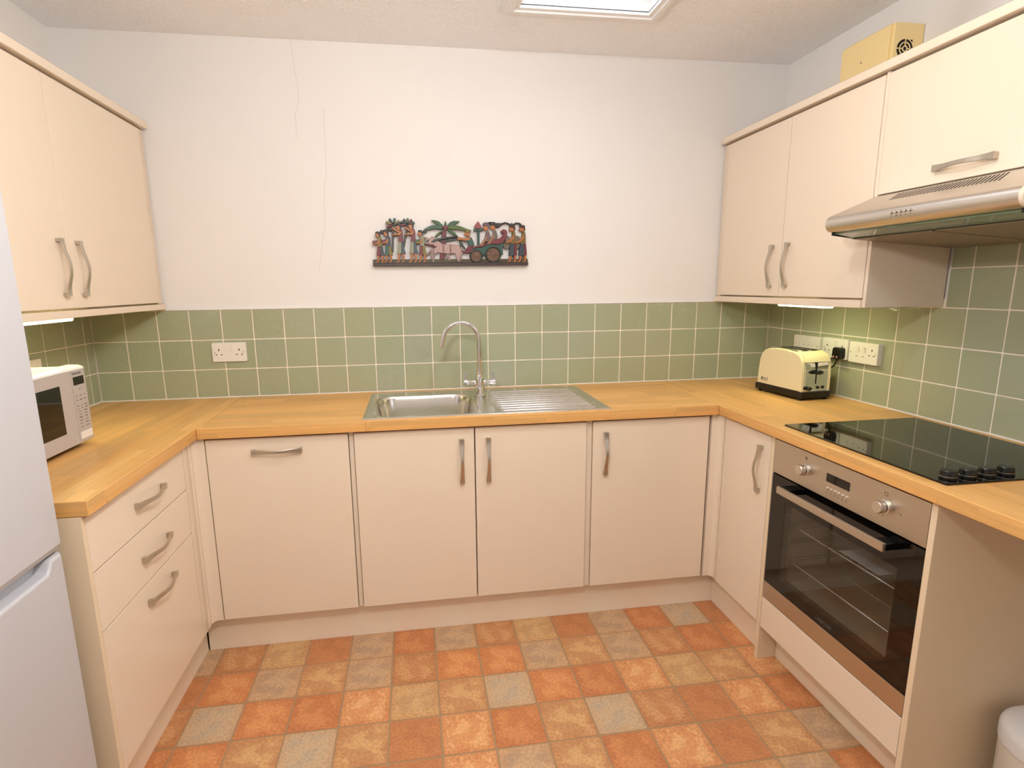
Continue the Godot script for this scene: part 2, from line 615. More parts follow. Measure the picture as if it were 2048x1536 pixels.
# ------------------------------------------------------------------ room
func build_room() -> void:
	var t := 0.12
	var zf := 4.4
	var off := 0.007
	struct("wall_back", bx(v3(-t, -0.1, -t - off), v3(W + t, CH + 0.02, -off)), M.wall_paint)
	struct("wall_left", bx(v3(-t - off, -0.1, -t), v3(-off, CH + 0.02, zf + t)), M.wall_paint)
	# right wall with an unseen window, placed to give the fridge cool daylight
	var wr := MB.new()
	var x0 := W + off
	var x1 := W + off + t
	wr.box(v3(x0, -0.1, -t), v3(x1, CH + 0.02, 3.0))
	wr.box(v3(x0, -0.1, 4.1), v3(x1, CH + 0.02, zf + t))
	wr.box(v3(x0, -0.1, 3.0), v3(x1, 0.95, 4.1))
	wr.box(v3(x0, 2.1, 3.0), v3(x1, CH + 0.02, 4.1))
	struct("wall_right", wr, M.wall_paint)
	struct("wall_front", bx(v3(-t, -0.1, zf), v3(W + t, CH + 0.02, zf + t)), M.wall_paint)
	var w2 := struct("window_2", frame_ring(v3(x0 + 0.05, 0.95, 3.0), v3(x0 + 0.10, 2.1, 4.1), 0.05), M.trim_white)
	part("pane", bx(v3(x0 + 0.072, 1.0, 3.05), v3(x0 + 0.078, 2.05, 4.05)), M.window_glass, w2)
	part("mullion", bx(v3(x0 + 0.055, 1.0, 3.53), v3(x0 + 0.095, 2.05, 3.57), 0.004), M.trim_white, w2)
	part("sill", bx(v3(x0 - 0.03, 0.93, 2.97), v3(x0 + 0.05, 0.95, 4.13), 0.005), M.trim_white, w2)
	# ceiling with the skylight opening
	var ax0 := 1.80
	var ax1 := 2.31
	var az0 := 0.405
	var az1 := 0.905
	var ce := MB.new()
	var cy := CH + 0.12
	ce.box(v3(-t, CH, -t), v3(ax0, cy, zf + t))
	ce.box(v3(ax1, CH, -t), v3(W + t, cy, zf + t))
	ce.box(v3(ax0, CH, -t), v3(ax1, cy, az0))
	ce.box(v3(ax0, CH, az1), v3(ax1, cy, zf + t))
	struct("ceiling", ce, M.ceiling_paint)
	# skylight: a moulding stepped down from the ceiling, lining and pane
	var sk := MB.new()
	var steps := [[0.060, 0.0, 0.010], [0.048, 0.0, 0.017], [0.034, 0.0, 0.022], [0.016, 0.0, 0.015]]
	for s in steps:
		var e: float = s[0]
		var lo := v3(ax0 - e, CH - s[2], az0 - e)
		var hi := v3(ax1 + e, CH + 0.002, az1 + e)
		var inner: float = e - 0.022
		sk.box(v3(lo.x, lo.y, lo.z), v3(hi.x, hi.y, az0 - inner), 0.003)
		sk.box(v3(lo.x, lo.y, az1 + inner), v3(hi.x, hi.y, hi.z), 0.003)
		sk.box(v3(lo.x, lo.y, az0 - inner), v3(ax0 - inner, hi.y, az1 + inner), 0.003)
		sk.box(v3(ax1 + inner, lo.y, az0 - inner), v3(hi.x, hi.y, az1 + inner), 0.003)
	var w1 := struct("window_1", sk, M.trim_white, "white moulded frame of the square skylight in the ceiling")
	var ln := MB.new()
	ln.box(v3(ax0, CH - 0.004, az0), v3(ax1, cy, az0 + 0.006))
	ln.box(v3(ax0, CH - 0.004, az1 - 0.006), v3(ax1, cy, az1))
	ln.box(v3(ax0, CH - 0.004, az0 + 0.006), v3(ax0 + 0.006, cy, az1 - 0.006))
	ln.box(v3(ax1 - 0.006, CH - 0.004, az0 + 0.006), v3(ax1, cy, az1 - 0.006))
	part("lining", ln, M.trim_white, w1)
	part("glazing_frame", frame_ring_y(v3(ax0 + 0.006, CH + 0.062, az0 + 0.006), v3(ax1 - 0.006, CH + 0.09, az1 - 0.006), 0.03), M.trim_white, w1)
	part("pane", bx(v3(ax0 + 0.03, CH + 0.074, az0 + 0.03), v3(ax1 - 0.03, CH + 0.080, az1 - 0.03)), M.window_glass, w1)
	# white bead along the top of the tiles
	var bead := struct("trim_1", bx(v3(0, 1.3035, -0.007), v3(W, 1.3115, 0.003), 0.002), M.trim_white)
	bead.set_meta("label", "white bead along the top edge of the tiles")
	# hairline cracks in the plaster
	var cracks := [
		[0.9142, 2.411, 0.9188, 2.3514, 0.9210, 2.30, 0.9277, 2.2558, 0.9307, 2.1877, 0.922, 2.15, 0.9108, 2.128, 0.9115, 2.0686, 0.9085, 2.0286],
		[1.0300, 2.1523, 1.0268, 2.08, 1.0278, 2.0013, 1.0235, 1.8887, 1.0120, 1.83, 1.0071, 1.7739, 1.0046, 1.6682, 0.9920, 1.62, 0.9819, 1.5608, 0.9619, 1.4629],
	]
	var wb := get_node("wall_back")
	for c in cracks:
		var m := MB.new()
		for k in range(0, c.size() - 2, 2):
			var a := Vector2(c[k], c[k + 1])
			var b := Vector2(c[k + 2], c[k + 3])
			var s := (b - a).orthogonal().normalized() * 0.0005
			m.prism(PackedVector2Array([a - s, a + s, b + s, b - s]), Transform3D(), -off, -off + 0.0005)
		part("crack", m, M.crack, wb)

func frame_ring(lo: Vector3, hi: Vector3, w: float) -> MB:
	var m := MB.new()
	m.box(lo, v3(hi.x, hi.y, lo.z + w), 0.004)
	m.box(v3(lo.x, lo.y, hi.z - w), hi, 0.004)
	m.box(v3(lo.x, lo.y, lo.z + w), v3(hi.x, lo.y + w, hi.z - w), 0.004)
	m.box(v3(lo.x, hi.y - w, lo.z + w), v3(hi.x, hi.y, hi.z - w), 0.004)
	return m

func frame_ring_y(lo: Vector3, hi: Vector3, w: float) -> MB:
	var m := MB.new()
	m.box(lo, v3(hi.x, hi.y, lo.z + w), 0.003)
	m.box(v3(lo.x, lo.y, hi.z - w), hi, 0.003)
	m.box(v3(lo.x, lo.y, lo.z + w), v3(lo.x + w, hi.y, hi.z - w), 0.003)
	m.box(v3(hi.x - w, lo.y, lo.z + w), v3(hi.x, hi.y, hi.z - w), 0.003)
	return m

# a glazed tile, its face on z = 0, centred in x and y
func tile_mesh(w: float, h: float) -> Mesh:
	var m := MB.new()
	var j := 0.0021
	m.prism(rounded(-w / 2 + j, -h / 2 + j, w / 2 - j, h / 2 - j, 0.003, 2), Transform3D(), -0.0055, 0.0, 0.0016)
	return m.mesh()

func build_tiles() -> void:
	var y1 := 1.1716
	var y2 := 1.0391
	var rows := [[WT + 0.002, y2], [y2, y1], [y1, y1 + 0.1325], [y1 + 0.1325, y1 + 0.265], [y1 + 0.265, y1 + 0.3975], [y1 + 0.3975, y1 + 0.53]]
	var cache := {}
	var lay := func(parent: Node3D, o: Vector3, u: Vector3, a: float, b: float, r: int) -> void:
		var w := b - a
		var h: float = rows[r][1] - rows[r][0]
		var key := "%d_%d" % [roundi(w * 1e4), roundi(h * 1e4)]
		if not cache.has(key):
			cache[key] = tile_mesh(w, h)
		var f := frame(o + u * ((a + b) / 2) + v3(0, (rows[r][0] + rows[r][1]) / 2, 0), u, Vector3.UP)
		f.basis = f.basis.rotated(f.basis.z.normalized(), rng.randf_range(-0.006, 0.006)).rotated(Vector3.UP, rng.randf_range(-0.005, 0.005)).rotated(u, rng.randf_range(-0.005, 0.005))
		inst("tile", cache[key], M["tile_green_%d" % rng.randi_range(0, 4)], f, parent)
	var wb := get_node("wall_back")
	var gb := part("grout", bx(v3(0, WT, -0.0065), v3(W, 1.3042, -0.0016)), M.grout, wb)
	for r in 3:
		for c in 24:
			lay.call(wb, Vector3.ZERO, Vector3.RIGHT, c * TP, (c + 1) * TP, r)
	# left wall: u runs to the back so that the face looks into the room
	var wl := get_node("wall_left")
	part("grout", bx(v3(-0.0065, WT, 0), v3(-0.0016, 1.335, 1.28)), M.grout, wl)
	for r in 3:
		lay.call(wl, Vector3.ZERO, v3(0, 0, -1), -0.06, -0.0016, r)
		for c in 9:
			lay.call(wl, Vector3.ZERO, v3(0, 0, -1), -(0.06 + (c + 1) * TP), -(0.06 + c * TP), r)
	var wr := get_node("wall_right")
	var g := part("grout", bx(v3(W + 0.0016, WT, 0), v3(W + 0.0065, 1.335, 2.3)), M.grout, wr)
	part("grout", bx(v3(W + 0.0016, 1.335, 0.96), v3(W + 0.0065, 1.70, 2.3)), M.grout, wr)
	var z0 := 0.1135
	for r in 6:
		if r < 3:
			lay.call(wr, v3(W, 0, 0), v3(0, 0, 1), 0.0016, z0, r)
		for c in 16:
			if r >= 3 and c < 6:
				continue
			var a := z0 + c * 0.1323
			if r >= 3 and c == 6:
				a = 0.96
			lay.call(wr, v3(W, 0, 0), v3(0, 0, 1), a, z0 + (c + 1) * 0.1323, r)

func build_floor() -> void:
	var fl := struct("floor", bx(v3(-0.1, -0.1, -0.1), v3(W + 0.1, -0.0012, 4.5)), M.floor_grout)
	# rows from the back, columns from x = 0.426; each letter is a printed kind
	var plan := [
		"GDYRGPGDYRGPWR",
		"ROGMGDOOGMGDPO",
		"DWOPLYMWOPLYML",
		"POMWMRLPMWDRLP",
		"DOPGORLGMPLRMG",
		"RPGMODLYPWOMGP",
	]
	var xs := 0.426
	var zs := 0.5237
	var px := 0.1641
	var pz := 0.1659
	var v := []
	for k in 3:
		var m := MB.new()
		var j := 0.0028
		var top := 0.0
		var h := px / 2 - j
		var hz := pz / 2 - j
		var poly := rounded(-h, -hz, h, hz, 0.004 + 0.002 * k, 2)
		# printed face with its own 0..1 texture coordinates
		m.prism(poly, frame(Vector3.ZERO, Vector3.RIGHT, v3(0, 0, -1)), -0.0012, top, 0.0009)
		for i in m.v.size():
			m.t[i] = Vector2(m.v[i].x / px + 0.5, m.v[i].z / pz + 0.5)
		v.append(m.mesh())
	for r in plan.size() + 10:
		for c in 14 + 4:
			var kind := ""
			var cc := c - 2
			if r < plan.size() and cc >= 0 and cc < 14:
				kind = plan[r][cc]
			else:
				kind = "OPLRDYMGW"[rng.randi_range(0, 8)]
			var x := xs + cc * px + px / 2
			var z := zs + r * pz + pz / 2
			if z > 2.6 or x > W - 0.05 or x < 0.1:
				continue
			if r >= plan.size() + 5:
				continue
			inst("floor_tile", v[(r + c) % 3], M["floor_" + kind], Transform3D(Basis(Vector3.UP, 0.0), v3(x, 0, z)), fl)

# ------------------------------------------------------------------ worktop
func build_worktop() -> void:
	var o := thing("worktop", "oak block-effect worktop running round three sides of the kitchen", "worktop", v3(W / 2, 0.87, 0.3))
	var y0 := 0.870
	var l := MB.new()
	l.grain = 1
	l.box(v3(0.001, y0, 0.001), v3(0.5975, WT, 1.277), 0.0025)
	part("panel", l, M.oak, o)
	var m := MB.new()
	m.grain = 2
	var r := 0.0025
	m.box(v3(0.598, y0, 0.001), v3(1.185, WT, 0.600), r)
	m.box(v3(2.125, y0, 0.001), v3(2.587, WT, 0.600), r)
	m.box(v3(1.184, y0, 0.001), v3(2.126, WT - 0.0002, 0.073), 0)
	m.box(v3(1.184, y0, 0.560), v3(2.126, WT, 0.600), r)
	m.box(v3(1.645, y0, 0.073), v3(2.126, WT - 0.006, 0.560), 0)
	part("panel", m, M.oak, o)
	var q := MB.new()
	q.grain = 1
	q.box(v3(2.5875, y0, 0.001), v3(W - 0.001, WT, 2.30), 0.004)
	part("panel", q, M.oak, o)
	for sb in [[v3(0.0, WT - 0.001, 0.0), v3(W, WT + 0.0032, 0.0034)], [v3(0.0, WT - 0.001, 0.0034), v3(0.0034, WT + 0.0032, 1.277)], [v3(W - 0.0034, WT - 0.001, 0.0034), v3(W, WT + 0.0032, 2.3)]]:
		part("sealant", bx(sb[0], sb[1], 0.001), M.trim_white, o, "white sealant bead at the wall")

# ------------------------------------------------------------------ handles
var handle_cache: Mesh
func handle_mesh() -> Mesh:
	# bow handle, length along y, standing out along +z; broad at the feet, slim where it bows
	if handle_cache:
		return handle_cache
	var m := MB.new()
	var half := 0.088
	var n := 22
	var outer := []
	var rows := []
	for i in n + 1:
		var s := -1.0 + 2.0 * i / n
		var y := s * half
		var lift := 0.017 + 0.015 * (0.5 + 0.5 * cos(PI * clampf(s * 1.12, -1, 1)))
		var w := 0.0056 + 0.0040 * pow(absf(s), 1.8)
		var th := 0.0042
		rows.append([v3(-w, y, lift - th), v3(-w, y, lift - 0.0008), v3(-w + 0.0012, y, lift), v3(w - 0.0012, y, lift), v3(w, y, lift - 0.0008), v3(w, y, lift - th), v3(-w, y, lift - th)])
	for k in 6:
		var strip := []
		for i in n + 1:
			strip.append([rows[i][k], rows[i][k + 1]])
		m.sheet(strip, false)
	for e in [0, n]:
		m.face(rows[e][0], rows[e][2], rows[e][3], rows[e][5], v3(0, -1 if e == 0 else 1, 0))
	for s in [-1, 1]:
		m.box(v3(-0.0088, s * half, 0.0), v3(0.0088, s * (half - 0.011), 0.0150), 0.001)
	handle_cache = m.mesh()
	return handle_cache

# at: middle of the handle on the door face; out: away from the door; long: along the handle
func handle(at: Vector3, out: Vector3, long: Vector3, parent: Node3D) -> void:
	inst("handle", handle_mesh(), M.nickel, Transform3D(Basis(long.cross(out), long, out), at), parent, "brushed metal bow handle")

# ------------------------------------------------------------------ base units
func build_base_units() -> void:
	var yt := 0.862
	var yd := 0.1515
	var zf := 0.580
	var G := "cream gloss base units"
	# slim integrated appliance with a handle across its top
	var o := thing("dishwasher", "cream door-fronted appliance with one horizontal handle across its top edge", "dishwasher", v3(0.866, 0, 0.3), G)
	part("body", bx(v3(0.617, 0.15, 0.02), v3(1.1165, 0.866, 0.555)), M.carcass, o)
	var d := part("door", bx(v3(0.6165, yd, 0.559), v3(1.1165, yt, zf), 0.0018), M.cream_gloss, o)
	handle(v3(0.863, 0.812, zf), v3(0, 0, 1), v3(-1, 0, 0), d)
	# sink unit
	o = thing("sink_cabinet", "cream double-door base unit under the steel sink", "cabinet", v3(1.588, 0, 0.3), G)
	var b := MB.new()
	b.box(v3(1.1375, 0.15, 0.02), v3(2.0385, 0.66, 0.556))
	b.box(v3(1.1375, 0.66, 0.52), v3(2.0385, 0.72, 0.556))
	b.box(v3(1.1375, 0.66, 0.02), v3(1.155, 0.866, 0.556))
	b.box(v3(2.021, 0.66, 0.02), v3(2.0385, 0.866, 0.556))
	b.box(v3(1.155, 0.846, 0.548), v3(2.021, 0.866, 0.556))
	part("body", b, M.carcass, o)
	d = part("door", bx(v3(1.1375, yd, 0.559), v3(1.5885, yt, zf), 0.0018), M.cream_gloss, o)
	handle(v3(1.5385, 0.733, zf), v3(0, 0, 1), Vector3.UP, d)
	d = part("door", bx(v3(1.5925, yd, 0.559), v3(2.0385, yt, zf), 0.0018), M.cream_gloss, o)
	handle(v3(1.642, 0.733, zf), v3(0, 0, 1), Vector3.UP, d)
	# corner unit
	o = thing("corner_cabinet", "cream single-door base unit in the corner right of the sink unit", "cabinet", v3(2.31, 0, 0.3), G)
	part("body", bx(v3(2.065, 0.15, 0.02), v3(2.60, 0.866, 0.555)), M.carcass, o)
	d = part("door", bx(v3(2.0645, yd, 0.559), v3(2.5605, yt, zf), 0.0018), M.cream_gloss, o)
	handle(v3(2.1155, 0.731, zf), v3(0, 0, 1), Vector3.UP, d)
	# filler strips between the doors
	single("filler_strip", bx(v3(1.1185, yd, 0.05), v3(1.1355, 0.868, 0.571), 0.001), M.cream_matt, v3(1.127, 0.15, 0.56), "narrow cream filler strip between the appliance door and the sink unit", "filler strip", "filler strips in the back run")
	single("filler_strip", bx(v3(2.0405, yd, 0.05), v3(2.0628, 0.868, 0.571), 0.001), M.cream_matt, v3(2.051, 0.15, 0.56), "narrow cream filler strip between the sink unit and the corner unit", "filler strip", "filler strips in the back run")
	# corner posts, fluted
	for s in [0, 1]:
		var m := MB.new()
		var xi: float = 0.578 if s == 0 else 2.607
		var sg: float = 1.0 if s == 0 else -1.0
		var prof := pv([xi - sg * 0.02, 0.66, xi, 0.66, xi, 0.632, xi - sg * 0.002, 0.628, xi, 0.624, xi, 0.606, xi - sg * 0.002, 0.602, xi + sg * 0.001, 0.594, xi + sg * 0.006, 0.585, xi + sg * 0.014, 0.580, xi + sg * 0.036, 0.580, xi + sg * 0.036, 0.562, xi - sg * 0.02, 0.562])
		var f := frame(Vector3.ZERO, Vector3.RIGHT, v3(0, 0, 1))
		if s == 0:
			for k in prof.size():
				prof[k].y = prof[k].y if prof[k].y < 0.65 else 0.680
		else:
			for k in prof.size():
				prof[k].y = prof[k].y if prof[k].y < 0.65 else 0.6165
				if prof[k].y > 0.6165:
					prof[k].y = 0.6165 - (0.66 - prof[k].y) * 0.02
		m.prism(prof, f, -0.866, -0.1515)
		single("corner_post", m, M.cream_gloss, v3(xi, 0.15, 0.59), ["fluted cream corner post between the drawer unit and the appliance door", "fluted cream corner post between the corner unit and the narrow door"][s], "corner post", "corner posts")
	# drawers on the left
	o = thing("drawer_unit", "cream three-drawer base unit beside the fridge", "drawer unit", v3(0.3, 0, 0.98), G)
	part("body", bx(v3(0.03, 0.15, 0.684), v3(0.553, 0.866, 1.257)), M.carcass, o)
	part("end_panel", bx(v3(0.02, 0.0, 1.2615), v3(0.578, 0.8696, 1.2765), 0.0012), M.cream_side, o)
	var ys := [[0.7185, yt, 0.796], [0.5575, 0.7155, 0.6335], [yd, 0.5545, 0.4995]]
	for q in ys:
		d = part("drawer", bx(v3(0.557, q[0], 0.683), v3(0.578, q[1], 1.2605), 0.0012), M.cream_gloss, o)
		handle(v3(0.578, q[2], 0.946), v3(1, 0, 0), v3(0, 0, 1), d)
	# narrow unit on the right
	var xr := 2.607
	o = thing("narrow_cabinet", "cream narrow single-door base unit beside the oven", "cabinet", v3(2.9, 0, 0.77), G)
	part("body", bx(v3(2.63, 0.15, 0.622), v3(3.16, 0.866, 0.912)), M.carcass, o)
	d = part("door", bx(v3(xr, 0.146, 0.619), v3(xr + 0.021, yt, 0.912), 0.0018), M.cream_gloss, o)
	handle(v3(xr, 0.730, 0.8645), v3(-1, 0, 0), Vector3.UP, d)
	# oven housing
	o = thing("oven_housing", "cream housing with end panels and a drawer front round the built-in oven", "cabinet", v3(2.9, 0, 1.24), G)
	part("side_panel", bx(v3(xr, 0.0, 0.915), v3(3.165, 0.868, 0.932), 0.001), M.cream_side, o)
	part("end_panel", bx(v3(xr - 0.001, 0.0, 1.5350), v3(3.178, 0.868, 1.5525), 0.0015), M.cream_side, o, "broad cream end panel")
	part("drawer", bx(v3(xr, 0.139, 0.934), v3(xr + 0.02, 0.259, 1.5335), 0.0018), M.cream_gloss, o, "shallow cream drawer front")
	part("shelf", bx(v3(2.64, 0.245, 0.933), v3(3.165, 0.258, 1.534)), M.carcass, o)
	# plinths
	single("plinth", bx(v3(0.5345, 0.0, 0.52), v3(2.652, 0.1495, 0.5352), 0.001), M.cream_plinth, v3(1.59, 0, 0.53), "long cream plinth under the doors of the back run", "plinth", "cream plinths")
	single("plinth", bx(v3(0.515, 0.0, 0.5362), v3(0.530, 0.1495, 1.2605), 0.001), M.cream_plinth, v3(0.52, 0, 0.9), "cream plinth under the drawer unit", "plinth", "cream plinths")
	single("plinth", bx(v3(2.645, 0.0, 0.5362), v3(2.660, 0.144, 0.9140), 0.001), M.cream_plinth, v3(2.65, 0, 0.72), "short cream plinth under the narrow door", "plinth", "cream plinths")
	single("plinth", bx(v3(2.682, 0.0, 0.9335), v3(2.697, 0.2, 1.5340), 0.001), M.cream_plinth, v3(2.69, 0, 1.24), "cream plinth under the oven housing", "plinth", "cream plinths")

# ------------------------------------------------------------------ wall units
func build_wall_units() -> void:
	var yb := 1.3395
	var yt := 2.037
	var G := "cream wall units"
	# left
	var xl := 0.305
	var o := thing("wall_cabinet", "cream double-door wall cabinet above the microwave", "cabinet", v3(0.15, 1.335, 0.65), G)
	part("body", bx(v3(-0.004, 1.335, 0.003), v3(0.283, 2.043, 1.262)), M.carcass, o)
	part("filler", bx(v3(0.262, 1.335, 0.001), v3(0.299, 2.04, 0.044), 0.001), M.cream_matt, o)
	var d := part("door", bx(v3(0.2845, yb, 0.046), v3(xl, yt, 0.6575), 0.0018), M.cream_gloss, o)
	handle(v3(xl, 1.4645, 0.604), v3(1, 0, 0), Vector3.UP, d)
	d = part("door", bx(v3(0.2845, yb, 0.6605), v3(xl, yt, 1.262), 0.0018), M.cream_gloss, o)
	handle(v3(xl, 1.4655, 0.7045), v3(1, 0, 0), Vector3.UP, d)
	single("cornice", bx(v3(0.0, 2.0435, 0.001), v3(0.322, 2.073, 1.27), 0.003), M.cream_gloss, v3(0.2, 2.045, 0.6), "cream cornice strip along the top of the cabinet over the microwave", "cornice", "cream cornice strips")
	single("pelmet", bx(v3(0.288, 1.310, 0.001), v3(0.310, 1.3335, 1.27), 0.002), M.cream_gloss, v3(0.3, 1.31, 0.6), "cream light pelmet under the cabinet over the microwave", "pelmet", "cream light pelmets")
	# right pair of doors
	var xr := 2.880
	o = thing("wall_cabinet", "cream double-door wall cabinet above the toaster", "cabinet", v3(3.05, 1.335, 0.48), G)
	part("body", bx(v3(2.902, 1.335, 0.003), v3(W + 0.004, 2.043, 0.936)), M.carcass, o)
	part("filler", bx(v3(2.886, 1.335, 0.001), v3(2.923, 2.04, 0.040), 0.001), M.cream_matt, o)
	d = part("door", bx(v3(xr, yb, 0.042), v3(2.9005, yt, 0.4905), 0.0018), M.cream_gloss, o)
	handle(v3(xr, 1.463, 0.4380), v3(-1, 0, 0), Vector3.UP, d)
	d = part("door", bx(v3(xr, yb, 0.4935), v3(2.9005, yt, 0.9365), 0.0018), M.cream_gloss, o)
	handle(v3(xr, 1.4655, 0.5375), v3(-1, 0, 0), Vector3.UP, d)
	part("end_panel", bx(v3(xr + 0.002, 1.3085, 0.9385), v3(W - 0.001, 2.043, 0.9525), 0.001), M.cream_gloss, o, "cream side panel next to the cooker hood")
	single("pelmet", bx(v3(2.876, 1.3065, 0.001), v3(2.897, 1.3335, 0.9375), 0.002), M.cream_gloss, v3(2.88, 1.31, 0.5), "cream light pelmet under the cabinet over the toaster", "pelmet", "cream light pelmets")
	# bridging unit over the hood
	o = thing("wall_cabinet", "cream lift-up wall cabinet above the cooker hood", "cabinet", v3(3.05, 1.67, 1.25), G)
	part("body", bx(v3(2.902, 1.670, 0.955), v3(W + 0.004, 2.043, 1.560)), M.carcass, o)
	d = part("door", bx(v3(xr, 1.671, 0.9545), v3(2.9005, yt, 1.5595), 0.0018), M.cream_gloss, o)
	handle(v3(xr, 1.712, 1.246), v3(-1, 0, 0), v3(0, 0, 1), d)
	single("cornice", bx(v3(2.863, 2.0445, 0.001), v3(3.18, 2.073, 1.75), 0.003), M.cream_gloss, v3(3.0, 2.045, 0.9), "cream cornice strip along the tops of the cabinets beside the hood", "cornice", "cream cornice strips")
	# the cabinet beyond the hood, only just in the room's view
	o = thing("wall_cabinet", "cream wall cabinet on the far side of the cooker hood", "cabinet", v3(3.05, 1.335, 1.66), G)
	part("body", bx(v3(2.902, 1.335, 1.563), v3(W + 0.004, 2.043, 1.86)), M.carcass, o)
	part("door", bx(v3(xr, yb, 1.563), v3(2.9005, yt, 1.86), 0.0018), M.cream_gloss, o)

# ------------------------------------------------------------------ oven
func build_oven() -> void:
	var x := 2.607
	var o := thing("oven", "stainless steel built-in oven with black glass door under the hob", "oven", v3(2.9, 0.26, 1.235))
	var cav := MB.new()
	var zc0 := 0.985
	var zc1 := 1.485
	var yc0 := 0.34
	var yc1 := 0.70
	# cavity of five walls
	cav.box(v3(2.64, 0.262, 0.936), v3(3.12, yc0, 1.532))
	cav.box(v3(2.64, yc1, 0.936), v3(3.12, 0.860, 1.532))
	cav.box(v3(2.64, yc0, 0.936), v3(3.12, yc1, zc0))
	cav.box(v3(2.64, yc0, zc1), v3(3.12, yc1, 1.532))
	cav.box(v3(3.06, yc0, zc0), v3(3.12, yc1, zc1))
	part("cavity", cav, M.oven_enamel, o)
	# control panel
	var cp := part("control_panel", bx(v3(x, 0.7420, 0.9355), v3(x + 0.032, 0.8610, 1.5335), 0.0012), M.steel, o, "brushed steel control panel")
	for k in 2:
		var zk: float = [1.0935, 1.4035][k]
		var kn := MB.new()
		kn.lathe([Vector2(0.0, 0.0), Vector2(0.0195, 0.0), Vector2(0.0195, 0.004), Vector2(0.0165, 0.006), Vector2(0.0160, 0.010), Vector2(0.0178, 0.011), Vector2(0.0172, 0.024), Vector2(0.0155, 0.0265), Vector2(0.0, 0.0268)], along(v3(x, 0.801, zk), v3(-1, 0, 0)), 28, 0.75)
		part("knob", kn, M.smooth_steel, cp, "round steel knob")
		part("knob_ring", MB.new().lathe([Vector2(0.0163, 0.0061), Vector2(0.0166, 0.0104)], along(v3(x, 0.801, zk), v3(-1, 0, 0)), 24), M.black_plastic, cp)
	part("display", bx(v3(x - 0.0008, 0.7955, 1.1860), v3(x + 0.01, 0.8225, 1.2795), 0.0006), M.black_gloss, cp, "dark clock display")
	for k in 6:
		part("button", MB.new().lathe([Vector2(0.0055, 0.0), Vector2(0.0052, 0.003), Vector2(0.003, 0.0042), Vector2(0.0, 0.0045)], along(v3(x, 0.7745, 1.1935 + k * 0.0155), v3(-1, 0, 0)), 14), M.smooth_steel, cp)
	var pr := MB.new()
	# small printed marks: fan symbol, square symbol, pilot lamp, dots and dashes
	for a in 3:
		var an := a * TAU / 3 + 0.5
		pr.lathe([Vector2(0.0028, 0.0003), Vector2(0.0014, 0.0003)], along(v3(x, 0.8395 + sin(an) * 0.0035, 1.0935 + cos(an) * 0.0035), v3(-1, 0, 0)), 8)
	for q in [[0.831, 0.8318, 1.3985, 1.4085], [0.8402, 0.841, 1.3985, 1.4085], [0.831, 0.841, 1.3985, 1.3993], [0.831, 0.841, 1.4077, 1.4085]]:
		pr.box(v3(x - 0.0003, q[0], q[2]), v3(x, q[1], q[3]))
	for k in 6:
		pr.box(v3(x - 0.0003, 0.7605, 1.192 + k * 0.0155), v3(x, 0.7635, 1.195 + k * 0.0155))
	pr.box(v3(x - 0.0003, 0.7745, 1.0925), v3(x, 0.777, 1.0945))
	pr.box(v3(x - 0.0003, 0.7745, 1.4005), v3(x, 0.777, 1.4035))
	pr.lathe([Vector2(0.0, 0.0006), Vector2(0.0018, 0.0004)], along(v3(x, 0.7985, 1.4545), v3(-1, 0, 0)), 8)
	part("printed_marking", pr, M.dark_print, cp).set_meta("kind", "stuff")
	# door: black glass border, see-through pane, steel foot
	var y0 := 0.326
	var y1 := 0.7370
	var wz0 := 1.008
	var wz1 := 1.4625
	var wy0 := 0.366
	var wy1 := 0.6525
	var dg := MB.new()
	var xa := x + 0.001
	var xb := x + 0.030
	dg.box(v3(xa, y0, 0.9355), v3(xb, wy0, 1.5335))
	dg.box(v3(xa, wy1, 0.9355), v3(xb, y1, 1.5335))
	dg.box(v3(xa, wy0, 0.9355), v3(xb, wy1, wz0))
	dg.box(v3(xa, wy0, wz1), v3(xb, wy1, 1.5335))
	var dr := part("door", dg, M.black_gloss, o, "black glass door")
	part("pane", bx(v3(xa, wy0, wz0), v3(xa + 0.004, wy1, wz1)), M.oven_glass, dr, "dark see-through pane")
	part("steel_strip", bx(v3(x, 0.2625, 0.9355), v3(x + 0.03, 0.3255, 1.5335), 0.001), M.steel, dr)
	var hb := MB.new()
	hb.box(v3(2.5615, 0.6985, 1.0215), v3(2.571, 0.7225, 1.457), 0.0015)
	part("handle", hb, M.steel, dr, "flat steel bar handle")
	for hz in [1.0215, 1.4165]:
		part("handle_mount", bx(v3(2.571, 0.7005, hz), v3(x + 0.002, 0.7205, hz + 0.0405), 0.002), M.black_plastic, dr)
	var tx := lettering("LAMONA", 0.0125, 0.0004)
	inst("lettering", tx, M.grey_print, Transform3D(Basis(v3(0, 0, 1), Vector3.UP, v3(-1, 0, 0)), v3(xa - 0.0004, 0.3445, 1.2345)), dr, "pale maker's lettering")
	# side runners and two wire racks
	for z in [zc0 + 0.006, zc1 - 0.006]:
		var run := MB.new()
		for k in 4:
			var yy := 0.425 + k * 0.068
			run.tube([v3(2.65, yy, z), v3(3.04, yy, z)], 0.0025, 6)
			run.tube([v3(2.65, yy + 0.012, z), v3(3.04, yy + 0.012, z)], 0.0025, 6)
		run.tube([v3(2.65, 0.40, z), v3(2.65, 0.66, z)], 0.0025, 6)
		run.tube([v3(3.04, 0.40, z), v3(3.04, 0.66, z)], 0.0025, 6)
		part("runner", run, M.chrome, o)
